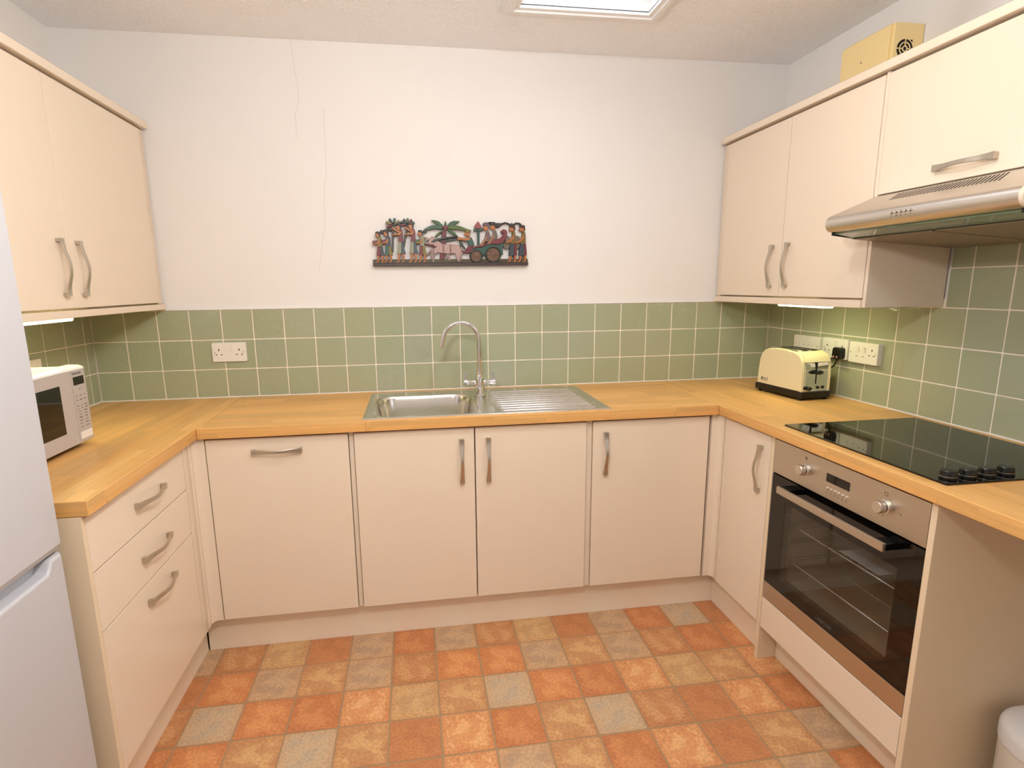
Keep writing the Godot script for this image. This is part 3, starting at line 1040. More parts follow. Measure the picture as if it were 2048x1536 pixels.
	for yy in [0.5695, 0.437]:
		var rk := MB.new()
		var a := zc0 + 0.012
		var b := zc1 - 0.012
		rk.tube([v3(2.645, yy, a), v3(2.645, yy, b), v3(3.03, yy, b), v3(3.03, yy, a), v3(2.645, yy, a)], 0.003, 6)
		if yy > 0.5:
			for k in 17:
				var zz := lerpf(a, b, (k + 0.5) / 17.0)
				rk.tube([v3(2.645, yy, zz), v3(3.03, yy, zz)], 0.0014, 5)
		else:
			for k in 3:
				rk.tube([v3(2.75 + 0.1 * k, yy, a), v3(2.75 + 0.1 * k, yy, b)], 0.0014, 5)
		part("rack", rk, M.chrome, o)
	# a folded sheet lying on the upper rack
	var sh := MB.new()
	sh.box(v3(2.655, 0.5735, 1.215), v3(2.775, 0.5755, 1.365), 0.0004)
	single("paper_sheet", sh, M.paper, v3(2.715, 0.5735, 1.29), "white folded paper sheet lying on the upper rack inside the oven", "paper")

# ------------------------------------------------------------------ cooker hood
func build_hood() -> void:
	var o := thing("cooker_hood", "stainless steel visor cooker hood over the hob", "cooker hood", v3(2.95, 1.5, 1.255))
	var z0 := 0.9565
	var z1 := 1.5450
	var prof := PackedVector2Array()
	# (x, y) outline: back, top, slope down to a rounded nose, flat underside
	prof.append_array(pv([3.178, 1.5130, 3.178, 1.6655, 2.874, 1.6655, 2.868, 1.6640]))
	var c := Vector2(2.7275, 1.5785)
	var r := 0.0262
	for i in 13:
		var a := deg_to_rad(122.0 + i * 13.0)
		prof.append(c + Vector2(cos(a), sin(a)) * r)
	prof.append_array(pv([2.745, 1.5515, 2.79, 1.5475, 2.79, 1.540]))
	var f := frame(v3(0, 0, z0), Vector3.RIGHT, Vector3.UP)
	part("canopy", MB.new().prism(prof, f, 0.0, z1 - z0, 0.0, 0.85), M.smooth_steel, o, "brushed steel canopy with rounded nose")
	var capo := PackedVector2Array()
	for q in prof:
		capo.append(q)
	part("end_cap", MB.new().prism(capo, frame(v3(0, 0, z1), Vector3.RIGHT, Vector3.UP), 0.0002, 0.0105, 0.002, 0.85), M.cream_matt, o, "pale plastic end cap")
	var u := (Vector2(2.868, 1.664) - (c + Vector2(cos(deg_to_rad(122)), sin(deg_to_rad(122))) * r))
	var sl := u.length()
	u = u / sl
	var base := c + Vector2(cos(deg_to_rad(122)), sin(deg_to_rad(122))) * r
	var nrm := Vector2(-u.y, u.x)
	# slanted vent slots near the top of the slope
	for k in 29:
		var zz := 1.097 + k * 0.0114
		var a := base + u * (sl - 0.079)
		var b := base + u * (sl - 0.011)
		var m := MB.new()
		var p0 := v3(a.x, a.y, zz)
		var p1 := v3(b.x, b.y, zz - 0.030)
		var nn := v3(nrm.x, nrm.y, 0)
		var s := v3(0, 0, 0.0021)
		for q in [1.0]:
			var e := nn * 0.0004
			m.face(p0 - s + e, p0 + s + e, p1 + s + e, p1 - s + e, nn)
			m.face(p0 - s + e, p0 + s + e, p0 + s - e, p0 - s - e, v3(-u.x, -u.y, 0))
			m.face(p1 - s + e, p1 + s + e, p1 + s - e, p1 - s - e, v3(u.x, u.y, 0))
			m.face(p0 - s + e, p1 - s + e, p1 - s - e, p0 - s - e, v3(0, 0, -1))
			m.face(p0 + s + e, p1 + s + e, p1 + s - e, p0 + s - e, v3(0, 0, 1))
		part("vent_slot", m, M.dark_gap, o)
	var bd := Vector2(cos(deg_to_rad(168)), sin(deg_to_rad(168)))
	for k in 5:
		var bp := c + bd * r
		part("button", MB.new().lathe([Vector2(0.0052, -0.001), Vector2(0.0052, 0.003), Vector2(0.0042, 0.0052), Vector2(0.0, 0.006)], along(v3(bp.x, bp.y, 1.2125 + k * 0.0150), v3(bd.x, bd.y, 0)), 14), M.chrome, o, "round chrome push button")
	var dots := MB.new()
	var dd := Vector2(cos(deg_to_rad(190)), sin(deg_to_rad(190)))
	for k in 5:
		var bp := c + dd * (r + 0.0001)
		dots.lathe([Vector2(0.0, 0.0003), Vector2(0.0016, 0.0002)], along(v3(bp.x, bp.y, 1.2125 + k * 0.0150), v3(dd.x, dd.y, 0)), 6)
	part("button_marking", dots, M.dark_print, o)
	# glass visor under the nose with its black end brackets
	var vis := MB.new()
	vis.prism(pv([2.7300, 1.5460, 2.7300, 1.5500, 2.800, 1.5385, 2.800, 1.5345]), frame(v3(0, 0, z0 + 0.006), Vector3.RIGHT, Vector3.UP), 0.0, z1 - z0 - 0.012)
	part("visor", vis, M.visor_glass, o, "green-tinted glass visor")
	for k in 2:
		var za: float = [z0 + 0.002, z1 - 0.008][k]
		part("bracket", MB.new().prism(pv([2.7260, 1.5430, 2.7260, 1.5530, 2.740, 1.5530, 2.812, 1.5380, 2.812, 1.5325]), frame(v3(0, 0, za), Vector3.RIGHT, Vector3.UP), 0.0, 0.006), M.black_plastic, o)
	# two grease filters and the dark rim round them
	var rim := MB.new()
	rim.prism(pv([2.802, 1.5330, 2.802, 1.5385, 3.178, 1.5118, 3.178, 1.5060]), frame(v3(0, 0, z0 + 0.001), Vector3.RIGHT, Vector3.UP), 0.0, z1 - z0 - 0.002)
	part("filter_rim", rim, M.dark_gap, o)
	for k in 2:
		var za: float = [z0 + 0.008, z0 + 0.299][k]
		part("filter", MB.new().prism(pv([2.8025, 1.5305, 2.8025, 1.5340, 3.170, 1.5068, 3.170, 1.5033]), frame(v3(0, 0, za), Vector3.RIGHT, Vector3.UP), 0.0, 0.281, 0.001), M.grease_filter, o)

# ------------------------------------------------------------------ hob
func build_hob() -> void:
	var o := thing("hob", "black glass hob with four knobs set into the worktop over the oven", "hob", v3(2.88, WT, 1.245))
	part("glass", MB.new().prism(rounded(2.626, 0.9455, 3.140, 1.5470, 0.006, 3), frame(Vector3.ZERO, Vector3.RIGHT, v3(0, 0, 1)), -(WT + 0.0002), -(WT + 0.0048), 0.0012), M.black_gloss, o)
	for k in 4:
		var kx := 2.6665 + k * 0.0551
		var kn := MB.new()
		kn.lathe([Vector2(0.0195, 0.0), Vector2(0.0195, 0.004), Vector2(0.0172, 0.006), Vector2(0.0172, 0.0075), Vector2(0.0188, 0.0095), Vector2(0.0172, 0.0195), Vector2(0.0158, 0.0215), Vector2(0.0, 0.022)], along(v3(kx, WT + 0.0048, 1.512), Vector3.UP), 12, 0.95)
		var q := part("knob", kn, M.black_plastic, o, "black control knob")
		part("knob_collar", MB.new().lathe([Vector2(0.0176, 0.0061), Vector2(0.0176, 0.0075)], along(v3(kx, WT + 0.0048, 1.512), Vector3.UP), 20), M.steel, q)

# ------------------------------------------------------------------ sink and tap
func build_sink() -> void:
	var o := thing("sink", "stainless steel inset sink with ridged drainer below the carved panel", "sink", v3(1.655, WT, 0.32))
	var y := WT
	# rim, raised 3 mm, as a sheet: grid heights by distance from the outer edge, bowl and drainer
	var x0 := 1.170
	var x1 := 2.142
	var z0 := 0.058
	var z1 := 0.578
	var nx := 240
	var nz := 200
	var rows := []
	for j in nz + 1:
		var row := []
		var z := lerpf(z0, z1, j / float(nz))
		for i in nx + 1:
			var x := lerpf(x0, x1, i / float(nx))
			var e := minf(minf(x - x0, x1 - x), minf(z - z0, z1 - z))
			var h := 0.0045 * smoothstep(0.0, 0.006, e) - 0.0035 * smoothstep(0.016, 0.026, e)
			# bowl
			var q := Vector2(absf(x - 1.4105) - 0.207, absf(z - 0.347) - 0.203)
			var rr := 0.085
			var d := Vector2(maxf(q.x + rr, 0), maxf(q.y + rr, 0)).length() + minf(maxf(q.x + rr, q.y + rr), 0.0) - rr
			if d < 0.0:
				h -= 0.165 * smoothstep(0.0, 0.034, -d) + 0.002 * smoothstep(0.0, 0.004, -d)
			# drainer ridges running along x
			if x > 1.660 and x < 2.098 and z > 0.10:
				var cut := smoothstep(1.690 - 0.03 * sin((z - 0.1) * 7.0), 1.725, x) * (1.0 - smoothstep(2.080, 2.098, x)) * smoothstep(0.100, 0.115, z) * (1.0 - smoothstep(0.535, 0.548, z))
				h -= 0.0030 * cut
				var ph := fposmod((z - 0.108) / 0.0433, 1.0)
				var rg := exp(-pow((ph - 0.5) / 0.10, 2.0))
				h += 0.0062 * rg * cut
			row.append(v3(x, y + h, z))
		rows.append(row)
	var sh := MB.new()
	sh.sheet(rows, true)
	part("basin", sh, M.sink_steel, o)
	var rim := MB.new()
	rim.box(v3(x0, y - 0.001, z1 - 0.001), v3(x1, y + 0.0010, z1 + 0.0006))
	part("rim", rim, M.sink_steel, o)
	part("waste", MB.new().lathe([Vector2(0.043, 0.0), Vector2(0.041, 0.003), Vector2(0.030, 0.0015), Vector2(0.0, 0.001)], Transform3D(Basis(), v3(1.41, y - 0.1585, 0.347)), 24), M.chrome, o)
	# overflow slot in the bowl's back wall
	var t := thing("tap", "chrome swan-neck mixer tap with two lever handles at the sink", "tap", v3(1.657, WT, 0.205))
	var zt := 0.205
	var xt := 1.657
	var body := MB.new()
	body.lathe([Vector2(0.0, 0.0), Vector2(0.0275, 0.0), Vector2(0.0275, 0.005), Vector2(0.0225, 0.009), Vector2(0.0222, 0.06), Vector2(0.0205, 0.075), Vector2(0.0165, 0.090), Vector2(0.0145, 0.096), Vector2(0.0, 0.096)], Transform3D(Basis(), v3(xt, y + 0.0015, zt)), 28, 0.8)
	part("body", body, M.chrome, t)
	var ring := MB.new()
	ring.lathe([Vector2(0.0, 0.0), Vector2(0.0135, 0.0), Vector2(0.0142, 0.001), Vector2(0.0142, 0.003), Vector2(0.0128, 0.0035), Vector2(0.0128, 0.0052), Vector2(0.0142, 0.006), Vector2(0.0142, 0.016), Vector2(0.012, 0.018), Vector2(0.0, 0.018)], Transform3D(Basis(), v3(xt, 1.0035, zt)), 24, 0.8)
	part("collar", ring, M.chrome, t)
	var path := [v3(xt, 1.018, zt), v3(xt, 1.08, zt), v3(xt, 1.14, zt)]
	var ctr := Vector2(1.5776, 1.1595)
	for i in 21:
		var a := deg_to_rad(i * 8.3)
		path.append(v3(ctr.x + cos(a) * 0.079, ctr.y + sin(a) * 0.079, zt + 0.006 * i / 20.0))
	path.append(v3(1.4905, 1.1335, zt + 0.007))
	var rad := []
	for i in path.size():
		rad.append(0.0098)
	part("spout", MB.new().tube(path, rad, 18), M.chrome, t, "tall curved spout")
	for s in [-1.0, 1.0]:
		var ar := MB.new()
		var yy := y + 0.0625
		ar.lathe([Vector2(0.0, 0.012), Vector2(0.0135, 0.018), Vector2(0.0125, 0.032), Vector2(0.0105, 0.036), Vector2(0.0105, 0.038), Vector2(0.0125, 0.041), Vector2(0.0125, 0.070), Vector2(0.0, 0.0705)], along(v3(xt, yy, zt), v3(s, 0, 0)), 22, 0.8)
		var lv := part("valve", ar, M.chrome, t)
		var lm := MB.new()
		lm.prism(pv([s * 0.056, 0.008, s * 0.070, 0.008, s * 0.069, 0.030, s * 0.066, 0.0475, s * 0.0565, 0.0475, s * 0.0575, 0.03]), frame(v3(xt, yy, zt - 0.004), Vector3.RIGHT, Vector3.UP), 0.0, 0.008, 0.001)
		part("lever", lm, M.chrome, lv, "flat upright lever")

# ------------------------------------------------------------------ fridge freezer
func build_fridge() -> void:
	var o := thing("fridge_freezer", "tall white fridge freezer at the end of the worktop", "fridge freezer", v3(0.28, 0, 1.6))
	var z0 := 1.3035
	var z1 := 1.90
	var xf := 0.546
	part("body", bx(v3(0.01, 0.02, z0 + 0.006), v3(0.478, 1.86, z1 - 0.004), 0.01), M.fridge_white, o)
	var up := MB.new()
	# upper door: section in x-y with a sloped lower lip, extruded along z
	up.prism(pv([0.482, 0.8160, 0.534, 0.8085, 0.5385, 0.8090, xf, 0.8230, xf, 1.86, 0.482, 1.86]), frame(v3(0, 0, z0), Vector3.RIGHT, Vector3.UP), z1 - z0, 0.0, 0.004, 0.97)
	part("upper_door", up, M.fridge_white, o, "white upper door")
	# lower door: plate with a scooped grip along its top edge
	var lo := MB.new()
	var grip := []
	for i in 9:
		var s := i / 8.0
		grip.append(Vector2(lerpf(1.340, 1.3640, s), lerpf(0.8000, 0.7735, smoothstep(0, 1, s))))
	for i in 9:
		var s := i / 8.0
		grip.append(Vector2(lerpf(1.836, 1.860, s), lerpf(0.7735, 0.8000, smoothstep(0, 1, s))))
	var poly := PackedVector2Array([Vector2(z0, 0.05), Vector2(z0, 0.800)])
	for g in grip:
		poly.append(g)
	poly.append_array(PackedVector2Array([Vector2(z1, 0.800), Vector2(z1, 0.05)]))
	# frame: u = z, w = y, normal = -x ; extrude from the back (0.515) to the front face
	lo.prism(poly, frame(v3(0, 0, 0), v3(0, 0, 1), Vector3.UP), -0.512, -xf, 0.009, 0.9)
	var ld := part("lower_door", lo, M.fridge_white, o, "white lower door")
	part("grip_recess", bx(v3(0.482, 0.05, z0), v3(0.5115, 0.7985, z1), 0.003), M.fridge_recess, ld, "scooped hand grip")
	part("foot_panel", bx(v3(0.45, 0.005, z0 + 0.01), v3(0.50, 0.046, z1 - 0.01), 0.003), M.fridge_white, o)

# ------------------------------------------------------------------ microwave
func build_microwave() -> void:
	var o := thing("microwave", "white microwave oven on the worktop beside the fridge", "microwave", v3(0.19, WT, 0.96))
	var x := 0.336
	var z0 := 0.722
	var z1 := 1.205
	var sp := 0.795
	var c := MB.new()
	c.box(v3(0.04, 0.922, z0 + 0.006), v3(x - 0.024, 1.162, z1 - 0.006), 0.006)
	part("case", c, M.white_plastic, o)
	var lid := MB.new()
	lid.prism(pv([x - 0.045, 1.1585, x - 0.045, 1.1665, x - 0.016, 1.1655, x - 0.002, 1.1600, x, 1.1545, x - 0.02, 1.1545]), frame(v3(0, 0, z0), Vector3.RIGHT, Vector3.UP), 0.0, z1 - z0)
	part("top_edge", lid, M.white_plastic, o)
	var d := MB.new()
	d.box(v3(x - 0.022, 0.928, sp + 0.0012), v3(x, 1.1545, z1), 0.002)
	var dr := part("door", d, M.microwave_white, o)
	part("window", bx(v3(x - 0.004, 0.9735, 0.858), v3(x + 0.0004, 1.1190, 1.165), 0.0004), M.black_gloss, dr, "dark door window")
	var p := MB.new()
	p.box(v3(x - 0.022, 0.928, z0), v3(x, 1.1545, sp - 0.0012), 0.002)
	var cp := part("control_panel", p, M.microwave_white, o)
	part("display", bx(v3(x - 0.002, 1.1080, 0.7325), v3(x + 0.0005, 1.1340, 0.7885), 0.0004), M.black_gloss, cp)
	# faint segments of the unlit clock
	inst("lettering", lettering("Panasonic", 0.0078, 0.0003), M.dark_print, Transform3D(Basis(v3(0, 0, -1), Vector3.UP, v3(1, 0, 0)), v3(x + 0.0002, 1.1445, 0.7655)), cp)
	var pr := MB.new()
	var r := RandomNumberGenerator.new()
	r.seed = 4
	for q in [[1.0935, 1], [1.0735, 3], [1.0600, 3], [1.0420, 3], [1.0335, 3], [1.0240, 2], [1.0150, 2], [1.0060, 2], [0.9965, 2], [0.9870, 2], [0.9760, 2]]:
		for k in q[1]:
			var zc: float = 0.7605 + (k - (q[1] - 1) / 2.0) * (0.021 if q[1] == 3 else 0.030)
			var w := r.randf_range(0.003, 0.0065) if q[1] != 2 else r.randf_range(0.006, 0.010)
			pr.box(v3(x, q[0], zc - w), v3(x + 0.0003, q[0] + r.randf_range(0.0012, 0.003), zc + w))
	part("printed_marking", pr, M.grey_print, cp).set_meta("kind", "stuff")
	var bt := MB.new()
	bt.box(v3(x - 0.001, 0.9385, 0.7275), v3(x + 0.0012, 0.9615, 0.7895), 0.001)
	part("open_button", bt, M.white_plastic, cp)
	for fx in [0.08, x - 0.05]:
		for fz in [z0 + 0.05, z1 - 0.05]:
			var ft := MB.new()
			ft.lathe([Vector2(0.0, 0.0), Vector2(0.010, 0.0), Vector2(0.011, 0.0125), Vector2(0.0, 0.0125)], Transform3D(Basis(), v3(fx, WT, fz)), 12)
			part("foot", ft, M.black_plastic, o)
	part("base_plate", bx(v3(0.05, 0.9185, z0 + 0.012), v3(x - 0.026, 0.9225, z1 - 0.012)), M.grease_filter, o)

# ------------------------------------------------------------------ toaster
func build_toaster() -> void:
	# local frame: x across, y up, z towards the lever end
	var o := thing("toaster", "cream two-slot toaster with chrome lever end in the worktop corner", "toaster", Vector3.ZERO)
	org[o] = Vector3.ZERO
	var turn := deg_to_rad(5.0)
	var cpt := v3(3.0155, WT, 0.4475)
	o.transform = Transform3D(Basis(Vector3.UP, turn), cpt)
	var hw := 0.0745
	var hl := 0.137
	# side outline in (z, y): rounded loaf shape
	var out := PackedVector2Array([Vector2(-hl + 0.004, 0.036), Vector2(hl - 0.006, 0.036)])
	var pts := [Vector2(hl - 0.006, 0.10), Vector2(hl - 0.009, 0.15), Vector2(hl - 0.016, 0.172), Vector2(hl - 0.030, 0.188), Vector2(hl - 0.055, 0.198), Vector2(0.03, 0.2035), Vector2(-0.02, 0.2045), Vector2(-0.07, 0.2005), Vector2(-0.098, 0.190), Vector2(-0.115, 0.174), Vector2(-0.124, 0.150), Vector2(-0.130, 0.10)]
	for q in pts:
		out.append(q)
	var f := frame(Vector3.ZERO, v3(0, 0, 1), Vector3.UP)   # normal is -x
	var a := MB.new().prism(out, f, hw - 0.014, hw, 0.004, 0.6)
	part("side_panel", a, M.cream_toaster, o, "cream side panel")
	var b := MB.new().prism(out, f, -hw + 0.014, -hw, 0.004, 0.6)
	part("side_panel", b, M.cream_toaster, o, "cream side panel")
	var inner := PackedVector2Array()
	for q in out:
		inner.append(Vector2(q.x * 0.985, 0.036 + (q.y - 0.036) * 0.978))
	part("shell", MB.new().prism(inner, f, -hw + 0.0142, hw - 0.0142, 0.0, 0.6), M.chrome, o, "chrome ends and top")
	# top rim pieces round two slots
	for s in [-1.0, 1.0]:
		part("slot", bx(v3(s * 0.022 - 0.0135, 0.170, -0.085), v3(s * 0.022 + 0.0135, 0.2025, 0.085), 0.001), M.dark_gap, o, "bread slot")
	for s in [-1.0, 0.0, 1.0]:
		part("slot_rim", bx(v3(s * 0.0425 - 0.0035, 0.196, -0.088), v3(s * 0.0425 + 0.0035, 0.2060, 0.088), 0.001), M.chrome, o)
	# cream cap over the lever end
	var cap := MB.new()
	cap.prism(pv([hl - 0.055, 0.196, hl - 0.035, 0.1885, hl - 0.018, 0.176, hl - 0.009, 0.158, hl - 0.004, 0.160, hl - 0.012, 0.180, hl - 0.030, 0.194, hl - 0.055, 0.202]), f, -hw + 0.014, hw - 0.014, 0.0, 0.5)
	part("end_cap", cap, M.cream_toaster, o)
	var ez := hl - 0.0085
	part("lever_slot", bx(v3(-0.003, 0.068, ez - 0.004), v3(0.003, 0.158, ez + 0.0008)), M.dark_gap, o)
	var lv := MB.new()
	lv.ball(v3(0, 0.118, ez + 0.014), v3(0.0225, 0.0095, 0.014), 18, 10)
	lv.box(v3(-0.0025, 0.114, ez - 0.003), v3(0.0025, 0.122, ez + 0.012))
	part("lever", lv, M.black_gloss, o, "black push-down lever")
	var kb := MB.new()
	kb.ball(v3(-0.038, 0.050, ez + 0.008), v3(0.0145, 0.0085, 0.012), 16, 8)
	part("browning_knob", kb, M.black_gloss, o)
	for k in 2:
		part("button", MB.new().lathe([Vector2(0.0065, 0.0), Vector2(0.0062, 0.004), Vector2(0.004, 0.006), Vector2(0.0, 0.0064)], along(v3(0.012 + k * 0.025, 0.0525, ez), v3(0, 0, 1)), 14), M.black_plastic, o)
	var lamp := MB.new()
	lamp.ball(v3(0.0245, 0.0525, ez + 0.0005), v3(0.003, 0.003, 0.002), 8, 6)
	part("indicator", lamp, M.lens_pink, o)
	var bs := MB.new()
	bs.prism(rounded(-hw - 0.005, -hl - 0.004, hw + 0.005, hl + 0.010, 0.018, 4), frame(v3(0, 0, 0), Vector3.RIGHT, v3(0, 0, -1)), 0.0105, 0.0360, 0.003)
	part("base", bs, M.black_plastic, o, "black plastic base")
	for sx in [-1.0, 1.0]:
		for sz in [-1.0, 1.0]:
			part("foot", MB.new().lathe([Vector2(0.0, 0.0), Vector2(0.0075, 0.0), Vector2(0.009, 0.012), Vector2(0.0, 0.012)], Transform3D(Basis(), v3(sx * (hw - 0.012), 0.0, sz * (hl - 0.018))), 12), M.black_plastic, o)
	var tb := Basis(v3(0, 0, 1), Vector3.UP, v3(-1, 0, 0))
	var mark := MB.new()
	mark.box(v3(-hw - 0.0003, 0.054, -0.1055), v3(-hw, 0.068, -0.0975), 0.0001)
	part("emblem", mark, M.grey_print, o)
	inst("lettering", lettering("Russell", 0.0078, 0.0003), M.grey_print, Transform3D(tb, v3(-hw - 0.0002, 0.0643, -0.0795)), o)
	inst("lettering", lettering("Hobbs", 0.0078, 0.0003), M.grey_print, Transform3D(tb, v3(-hw - 0.0002, 0.0555, -0.0805)), o)
	# cord up to its plug in the double socket behind
	var inv := o.transform.affine_inverse()
	var pth := []
	var cv := Curve3D.new()
	cv.bake_interval = 0.006
	cv.add_point(inv * v3(3.060, 0.945, 0.312), Vector3.ZERO, inv.basis * v3(0.01, 0.0, -0.05))
	cv.add_point(inv * v3(3.125, 0.985, 0.360), inv.basis * v3(-0.03, -0.03, -0.05), inv.basis * v3(0.02, 0.02, 0.05))
	cv.add_point(inv * v3(3.150, 1.022, 0.470), inv.basis * v3(-0.005, -0.01, -0.05), inv.basis * v3(0.003, 0.008, 0.03))
	cv.add_point(inv * v3(3.148, 1.080, 0.537), inv.basis * v3(0.0, -0.045, -0.004), Vector3.ZERO)
	for q in cv.get_baked_points():
		pth.append(q)
	var cd := part("cord", MB.new().tube(pth, 0.0032, 10), M.black_plastic, o, "black power cord")
	var pl := MB.new()
	pl.prism(pv([-0.0245, -0.014, -0.017, -0.0235, 0.017, -0.0235, 0.0245, -0.014, 0.0225, 0.018, 0.017, 0.0240, -0.017, 0.0240, -0.0225, 0.018]), frame(v3(3.1645, 1.0985, 0.537), v3(0, 0, 1), Vector3.UP), 0.0, 0.026, 0.004)
	for k in pl.v.size():
		pl.v[k] = inv * pl.v[k]
		pl.n[k] = inv.basis * pl.n[k]
	var pg := part("plug", pl, M.black_plastic, cd, "black three-pin plug")
	for k in 2:
		var rv := MB.new()
		rv.lathe([Vector2(0.0, 0.0006), Vector2(0.0045, 0.0004)], along(inv * v3(3.1383, 1.0840, 0.5275 + k * 0.018), inv.basis * v3(-1, 0, 0)), 12)
		part("plug_marking", rv, M.lens_pink, cd)

# ------------------------------------------------------------------ sockets and switches
# local frame: x along the wall, y up, z into the room
func plate(called: String, label: String, category: String, at: Vector3, u: Vector3, w: float, h := 0.086, group := "", deep := 0.0095) -> Node3D:
	var o := thing(called, label, category, at, group)
	org[o] = Vector3.ZERO
	o.transform = frame(at, u, Vector3.UP).translated_local(v3(0, 0, deep - 0.0095))
	var m := MB.new()
	m.prism(rounded(-w / 2, -h / 2, w / 2, h / 2, 0.004, 3), Transform3D(), 0.0095 - deep, 0.0095, 0.0022)
	part("faceplate", m, M.white_plastic, o)
	return o

func outlet(o: Node3D, x: float, y: float) -> void:
	for q in [[-0.0022, 0.0065, 0.0022, 0.0150], [-0.0145, -0.0125, -0.0080, -0.0085], [0.0080, -0.0125, 0.0145, -0.0085]]:
		part("pin_hole", bx(v3(x + q[0], y + q[1], 0.0085), v3(x + q[2], y + q[3], 0.0098)), M.dark_gap, o)

func rocker(o: Node3D, x: float, y: float, w := 0.0115, h := 0.022, tilt := 0.10) -> void:
	var m := MB.new()
	m.prism(pv([-h / 2, 0.0, h / 2, 0.0, h / 2, 0.0022 + tilt * 0.02, -h / 2, 0.0022]), frame(v3(x - w / 2, y, 0.009), Vector3.UP, v3(0, 0, 1)), 0.0, w)
	part("rocker", m, M.white_plastic, o)

func screws(o: Node3D, w: float) -> void:
	for s in [-1.0, 1.0]:
		part("screw", MB.new().lathe([Vector2(0.0032, 0.0), Vector2(0.003, 0.0006), Vector2(0.0, 0.0008)], along(v3(s * w, 0.0, 0.0095), v3(0, 0, 1)), 10), M.nickel, o)

func build_sockets() -> void:
	var G := "white wall sockets and switches"
	var o := plate("double_socket", "white double wall socket on the back wall tiles left of the sink", "socket", v3(0.5536, 1.1163, 0.0), Vector3.RIGHT, 0.146, 0.086, G)
	outlet(o, -0.043, 0.0)
	outlet(o, 0.043, 0.0)
	rocker(o, -0.0095, 0.022, 0.0125, 0.026, -0.02)
	rocker(o, 0.0085, 0.022, 0.0125, 0.026, 0.12)
	screws(o, 0.0600)
	var u := v3(0, 0, 1)
	for k in 2:
		o = plate("switch", ["white fused switch plate in the corner behind the toaster", "white fused switch plate next to the socket with the black plug"][k], "switch", v3(W, 1.1115, 0.2755 + k * 0.0875), u, 0.0865, 0.086, G, 0.020)
		rocker(o, 0.0, -0.004, 0.016, 0.026, 0.14)
		screws(o, 0.030)
		part("indicator", MB.new().box(v3(-0.007, -0.021, 0.009), v3(0.007, -0.0195, 0.0098)), M.grey_print, o)
	o = plate("double_socket", "white double wall socket holding the toaster's black plug", "socket", v3(W, 1.1150, 0.4970), u, 0.148, 0.086, G, 0.021)
	outlet(o, -0.043, 0.0)
	outlet(o, 0.043, 0.0)
	rocker(o, -0.0095, 0.022, 0.0125, 0.026, -0.02)
	rocker(o, 0.0085, 0.022, 0.0125, 0.026, 0.12)
	screws(o, 0.0600)
	o = plate("cooker_switch", "white cooker switch with built-in socket, nearest plate to the hob", "switch", v3(W, 1.1115, 0.6525), u, 0.148, 0.086, G, 0.021)
	outlet(o, 0.045, 0.004)
	rocker(o, -0.030, 0.012, 0.022, 0.022, 0.18)
	rocker(o, 0.002, 0.012, 0.022, 0.022, 0.18)
	screws(o, 0.0640)
	var mk := MB.new()
	for x in [-0.030, 0.002]:
		mk.box(v3(x - 0.007, -0.0165, 0.009), v3(x + 0.007, -0.0150, 0.0098))
		mk.box(v3(x - 0.002, -0.0125, 0.009), v3(x + 0.002, -0.0105, 0.0098))
		mk.box(v3(x - 0.003, 0.0265, 0.009), v3(x + 0.003, 0.0275, 0.0098))
	part("printed_marking", mk, M.grey_print, o).set_meta("kind", "stuff")
	o = plate("double_socket", "white double wall socket on the left wall behind the microwave", "socket", v3(0.0, 1.1080, 0.4460), v3(0, 0, -1), 0.146, 0.086, G)
	outlet(o, -0.043, 0.0)
	outlet(o, 0.043, 0.0)
	screws(o, 0.0600)

# ------------------------------------------------------------------ carved panel
var carve_root: Node3D
func ca(u: float, v: float) -> Vector2:      # from the left close-up's grid to metres on the wall
	return cz(113.8 + 0.4444 * u, 85.3 + 0.4444 * v)
func cb(u: float, v: float) -> Vector2:      # from the right close-up's grid
	return cz(967.1 + 0.4861 * u, 85.3 + 0.4861 * v)
func cz(x: float, y: float) -> Vector2:
	return Vector2(1.2054 + (x - 150.0) * 0.000405, 1.4885 + (637.0 - y) * 0.000405)

func carve(called: String, right: bool, pts: Array, z0: float, z1: float, col: Color, parent: Node3D, round_it := true) -> MeshInstance3D:
	var p := PackedVector2Array()
	for k in range(0, pts.size(), 2):
		p.append(cb(pts[k], pts[k + 1]) if right else ca(pts[k], pts[k + 1]))
	if round_it and p.size() > 3:
		var q := PackedVector2Array()
		for i in p.size():
			var a := p[(i + p.size() - 1) % p.size()]
			var b := p[i]
			var c := p[(i + 1) % p.size()]
			q.append(b.lerp(a, 0.11))
			q.append(b * 0.90 + (a + c) * 0.05)
			q.append(b.lerp(c, 0.11))
		p = q
	var m := MB.new()
	m.prism(p, Transform3D(), z0, z1, 0.0011, 0.55)
	return part(called, m, paint(col), parent)

var paints := {}
func paint(c: Color) -> StandardMaterial3D:
	var k := c.to_html()
	if not paints.has(k):
		paints[k] = sm("paint_" + k, c, 0.42)
	return paints[k]

func oval(cx: float, cy: float, rx: float, ry: float, n := 14) -> Array:
	var a := []
	for i in n:
		a.append(cx + cos(TAU * i / n) * rx)
		a.append(cy + sin(TAU * i / n) * ry)
	return a

func moved(pts: Array, dx: float, dy: float, sx := 1.0, sy := 1.0) -> Array:
	var a := []
	for k in range(0, pts.size(), 2):
		a.append(pts[k] * sx + dx)
		a.append(pts[k + 1] * sy + dy)
	return a

func strip(x0: float, y0: float, x1: float, y1: float, w0: float, w1: float) -> Array:
	var d := Vector2(x1 - x0, y1 - y0).orthogonal().normalized()
	return [x0 + d.x * w0, y0 + d.y * w0, x1 + d.x * w1, y1 + d.y * w1, x1 - d.x * w1, y1 - d.y * w1, x0 - d.x * w0, y0 - d.y * w0]

